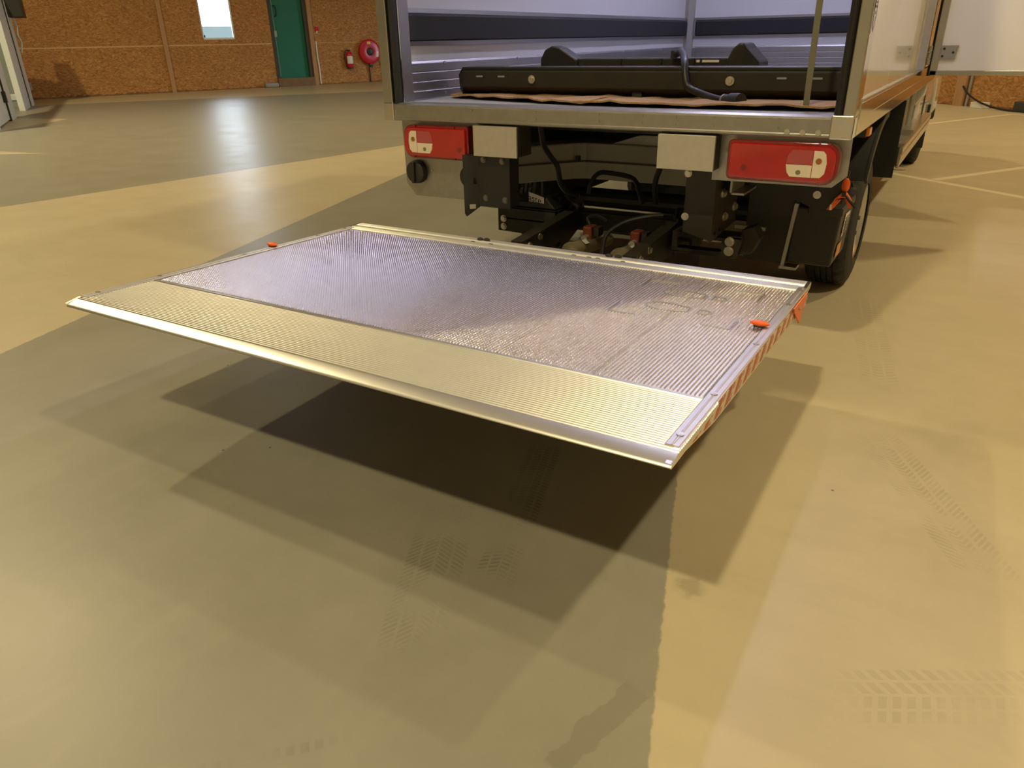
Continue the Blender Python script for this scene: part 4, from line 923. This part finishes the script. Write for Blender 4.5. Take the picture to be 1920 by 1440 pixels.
for x in (-.79, -.66, .70, .84): MB().prism(rrect(x-.02, x+.02, 1.095, 1.103, .0038, 3), 'y', .4425, .4405).build('slot', 'lead_grey', bb)
MB().cyl((.06,.48,1.02), (.06,.46,1.022), .024, 14).build('plug', 'black_plastic', bb)
# dark bracket beam with two rounded ears
eb = empty('bracket_beam', (-.1, .95, 1.0), 'dark iron bracket beam with rounded ears, lying behind the under-run bar', 'bracket')
MB().box(-.62, .37, .86, 1.02, 1.0, 1.168).build('beam', 'dark_iron', eb, bevel=.006)
for x in (-.22, -.215+.21, .20, .16): MB().prism([(x,1.02),(x+.012,1.02),(x+.03,1.166),(x+.018,1.166)], 'y', .862, .852).build('rib', 'black_steel', eb)
MB().cyl((-.42,.861,1.135), (-.42,.855,1.135), .016, 12).build('hole', 'black_plastic', eb)
MB().prism([(-.665,1.0),(-.655,1.17),(-.63,1.212),(-.585,1.232),(-.54,1.222),(-.44,1.165),(-.42,1.0)], 'y', .93, .84).build('ear', 'black_steel', eb, bevel=.008)
e2 = [(.345,1.0),(.352,1.165),(.375,1.21),(.405,1.234),(.425,1.23),(.445,1.205),(.505,1.148),(.50,1.0)]
MB().prism(e2, 'y', .84, 1.02).build('ear', 'dark_iron', eb, bevel=.010)
MB().prism([(.425,1.23),(.445,1.205),(.505,1.148),(.50,1.0),(.43,1.0)], 'y', .838, .832).build('ear_side', 'black_steel', eb)
MB().box(.20, .31, .853, .858, 1.148, 1.158).build('label_strip', 'label_white', eb)
# cable with plug laid over the bar
cb_ = empty('cable', (.4, .4, 1.0), 'black ribbed cable with round plug hanging over the under-run bar', 'cable')
MB().tube(spline([(.10,.845,1.185),(.17,.70,1.20),(.235,.56,1.185),(.280,.45,1.155),(.300,.415,1.10),(.325,.40,1.060),(.40,.37,1.036),(.47,.32,1.024),(.52,.285,1.022)], 7), .0155, 10).build('sheath', 'cable_black', cb_, True)
MB().tube([(.515,.288,1.022),(.55,.262,1.024)], .022, 14).tube([(.55,.262,1.024),(.60,.225,1.026)], .028, 16).build('plug', 'black_plastic', cb_, True); MB().tube([(.512,.290,1.022),(.520,.284,1.022)], .0235, 14).build('collar', 'bolt_zinc', cb_)
MB().box(.075, .10, .835, .86, 1.165, 1.20).build('clip', 'black_plastic', cb_)
# cardboard sheets
def sheet(name, edge, back_y, x0, x1, amp, seed, label):
    nx, ny = 60, 10; vs = []; th = .007
    def top(i, j):
        x = x0+(x1-x0)*i/nx; e = edge(x); y = e+(back_y-e)*j/ny; fr = 1-j/ny
        z = 1.0085+amp*fr*(.5+.8*noise.noise(Vector((x*6+seed, j*.35, seed))))+.004*noise.noise(Vector((x*19, j*.8, seed)))
        return x, y+.012*noise.noise(Vector((x*15+seed, 3, 0)))*fr, max(z, 1.0075)
    for lay in (0, 1):
        for i in range(nx+1):
            for j in range(ny+1):
                x, y, z = top(i, j); vs.append((x, y, z-lay*th))
    N = (nx+1)*(ny+1); g = lambda i, j, l: l*N+i*(ny+1)+j; fs = []
    for i in range(nx):
        for j in range(ny):
            fs.append((g(i,j,0), g(i+1,j,0), g(i+1,j+1,0), g(i,j+1,0))); fs.append((g(i,j,1), g(i,j+1,1), g(i+1,j+1,1), g(i+1,j,1)))
        fs.append((g(i,0,0), g(i,0,1), g(i+1,0,1), g(i+1,0,0))); fs.append((g(i,ny,0), g(i+1,ny,0), g(i+1,ny,1), g(i,ny,1)))
    for j in range(ny):
        fs.append((g(0,j,0), g(0,j+1,0), g(0,j+1,1), g(0,j,1))); fs.append((g(nx,j,0), g(nx,j,1), g(nx,j+1,1), g(nx,j+1,0)))
    o = MB().add(vs, fs).build(name, 'cardboard', None, True, angle=30); return tag(o, label, 'cardboard')
sheet('cardboard_sheet', lambda x: .40-.42*max(0, min(1, (x+.95)/.85))**.8*.62, 1.2, -.95, -.02, .020, 2.0, 'brown corrugated cardboard with slanting edge, under the bar end by the padded wall')
sheet('cardboard_sheet', lambda x: .135-.02*math.sin(x*5), 1.2, -.12, .975, .022, 9.0, 'crumpled brown cardboard under the bar, below the hanging strap')
# hanging pull strap
o = MB().hexa([(.849,.17,1.015),(.871,.17,1.015),(.871,.173,1.015),(.849,.173,1.015),(.845,.10,3.05),(.869,.10,3.05),(.869,.103,3.05),(.845,.103,3.05)]).build('pull_strap', 'strap_web'); tag(o, 'olive webbing strap hanging down in front of the under-run bar', 'strap')
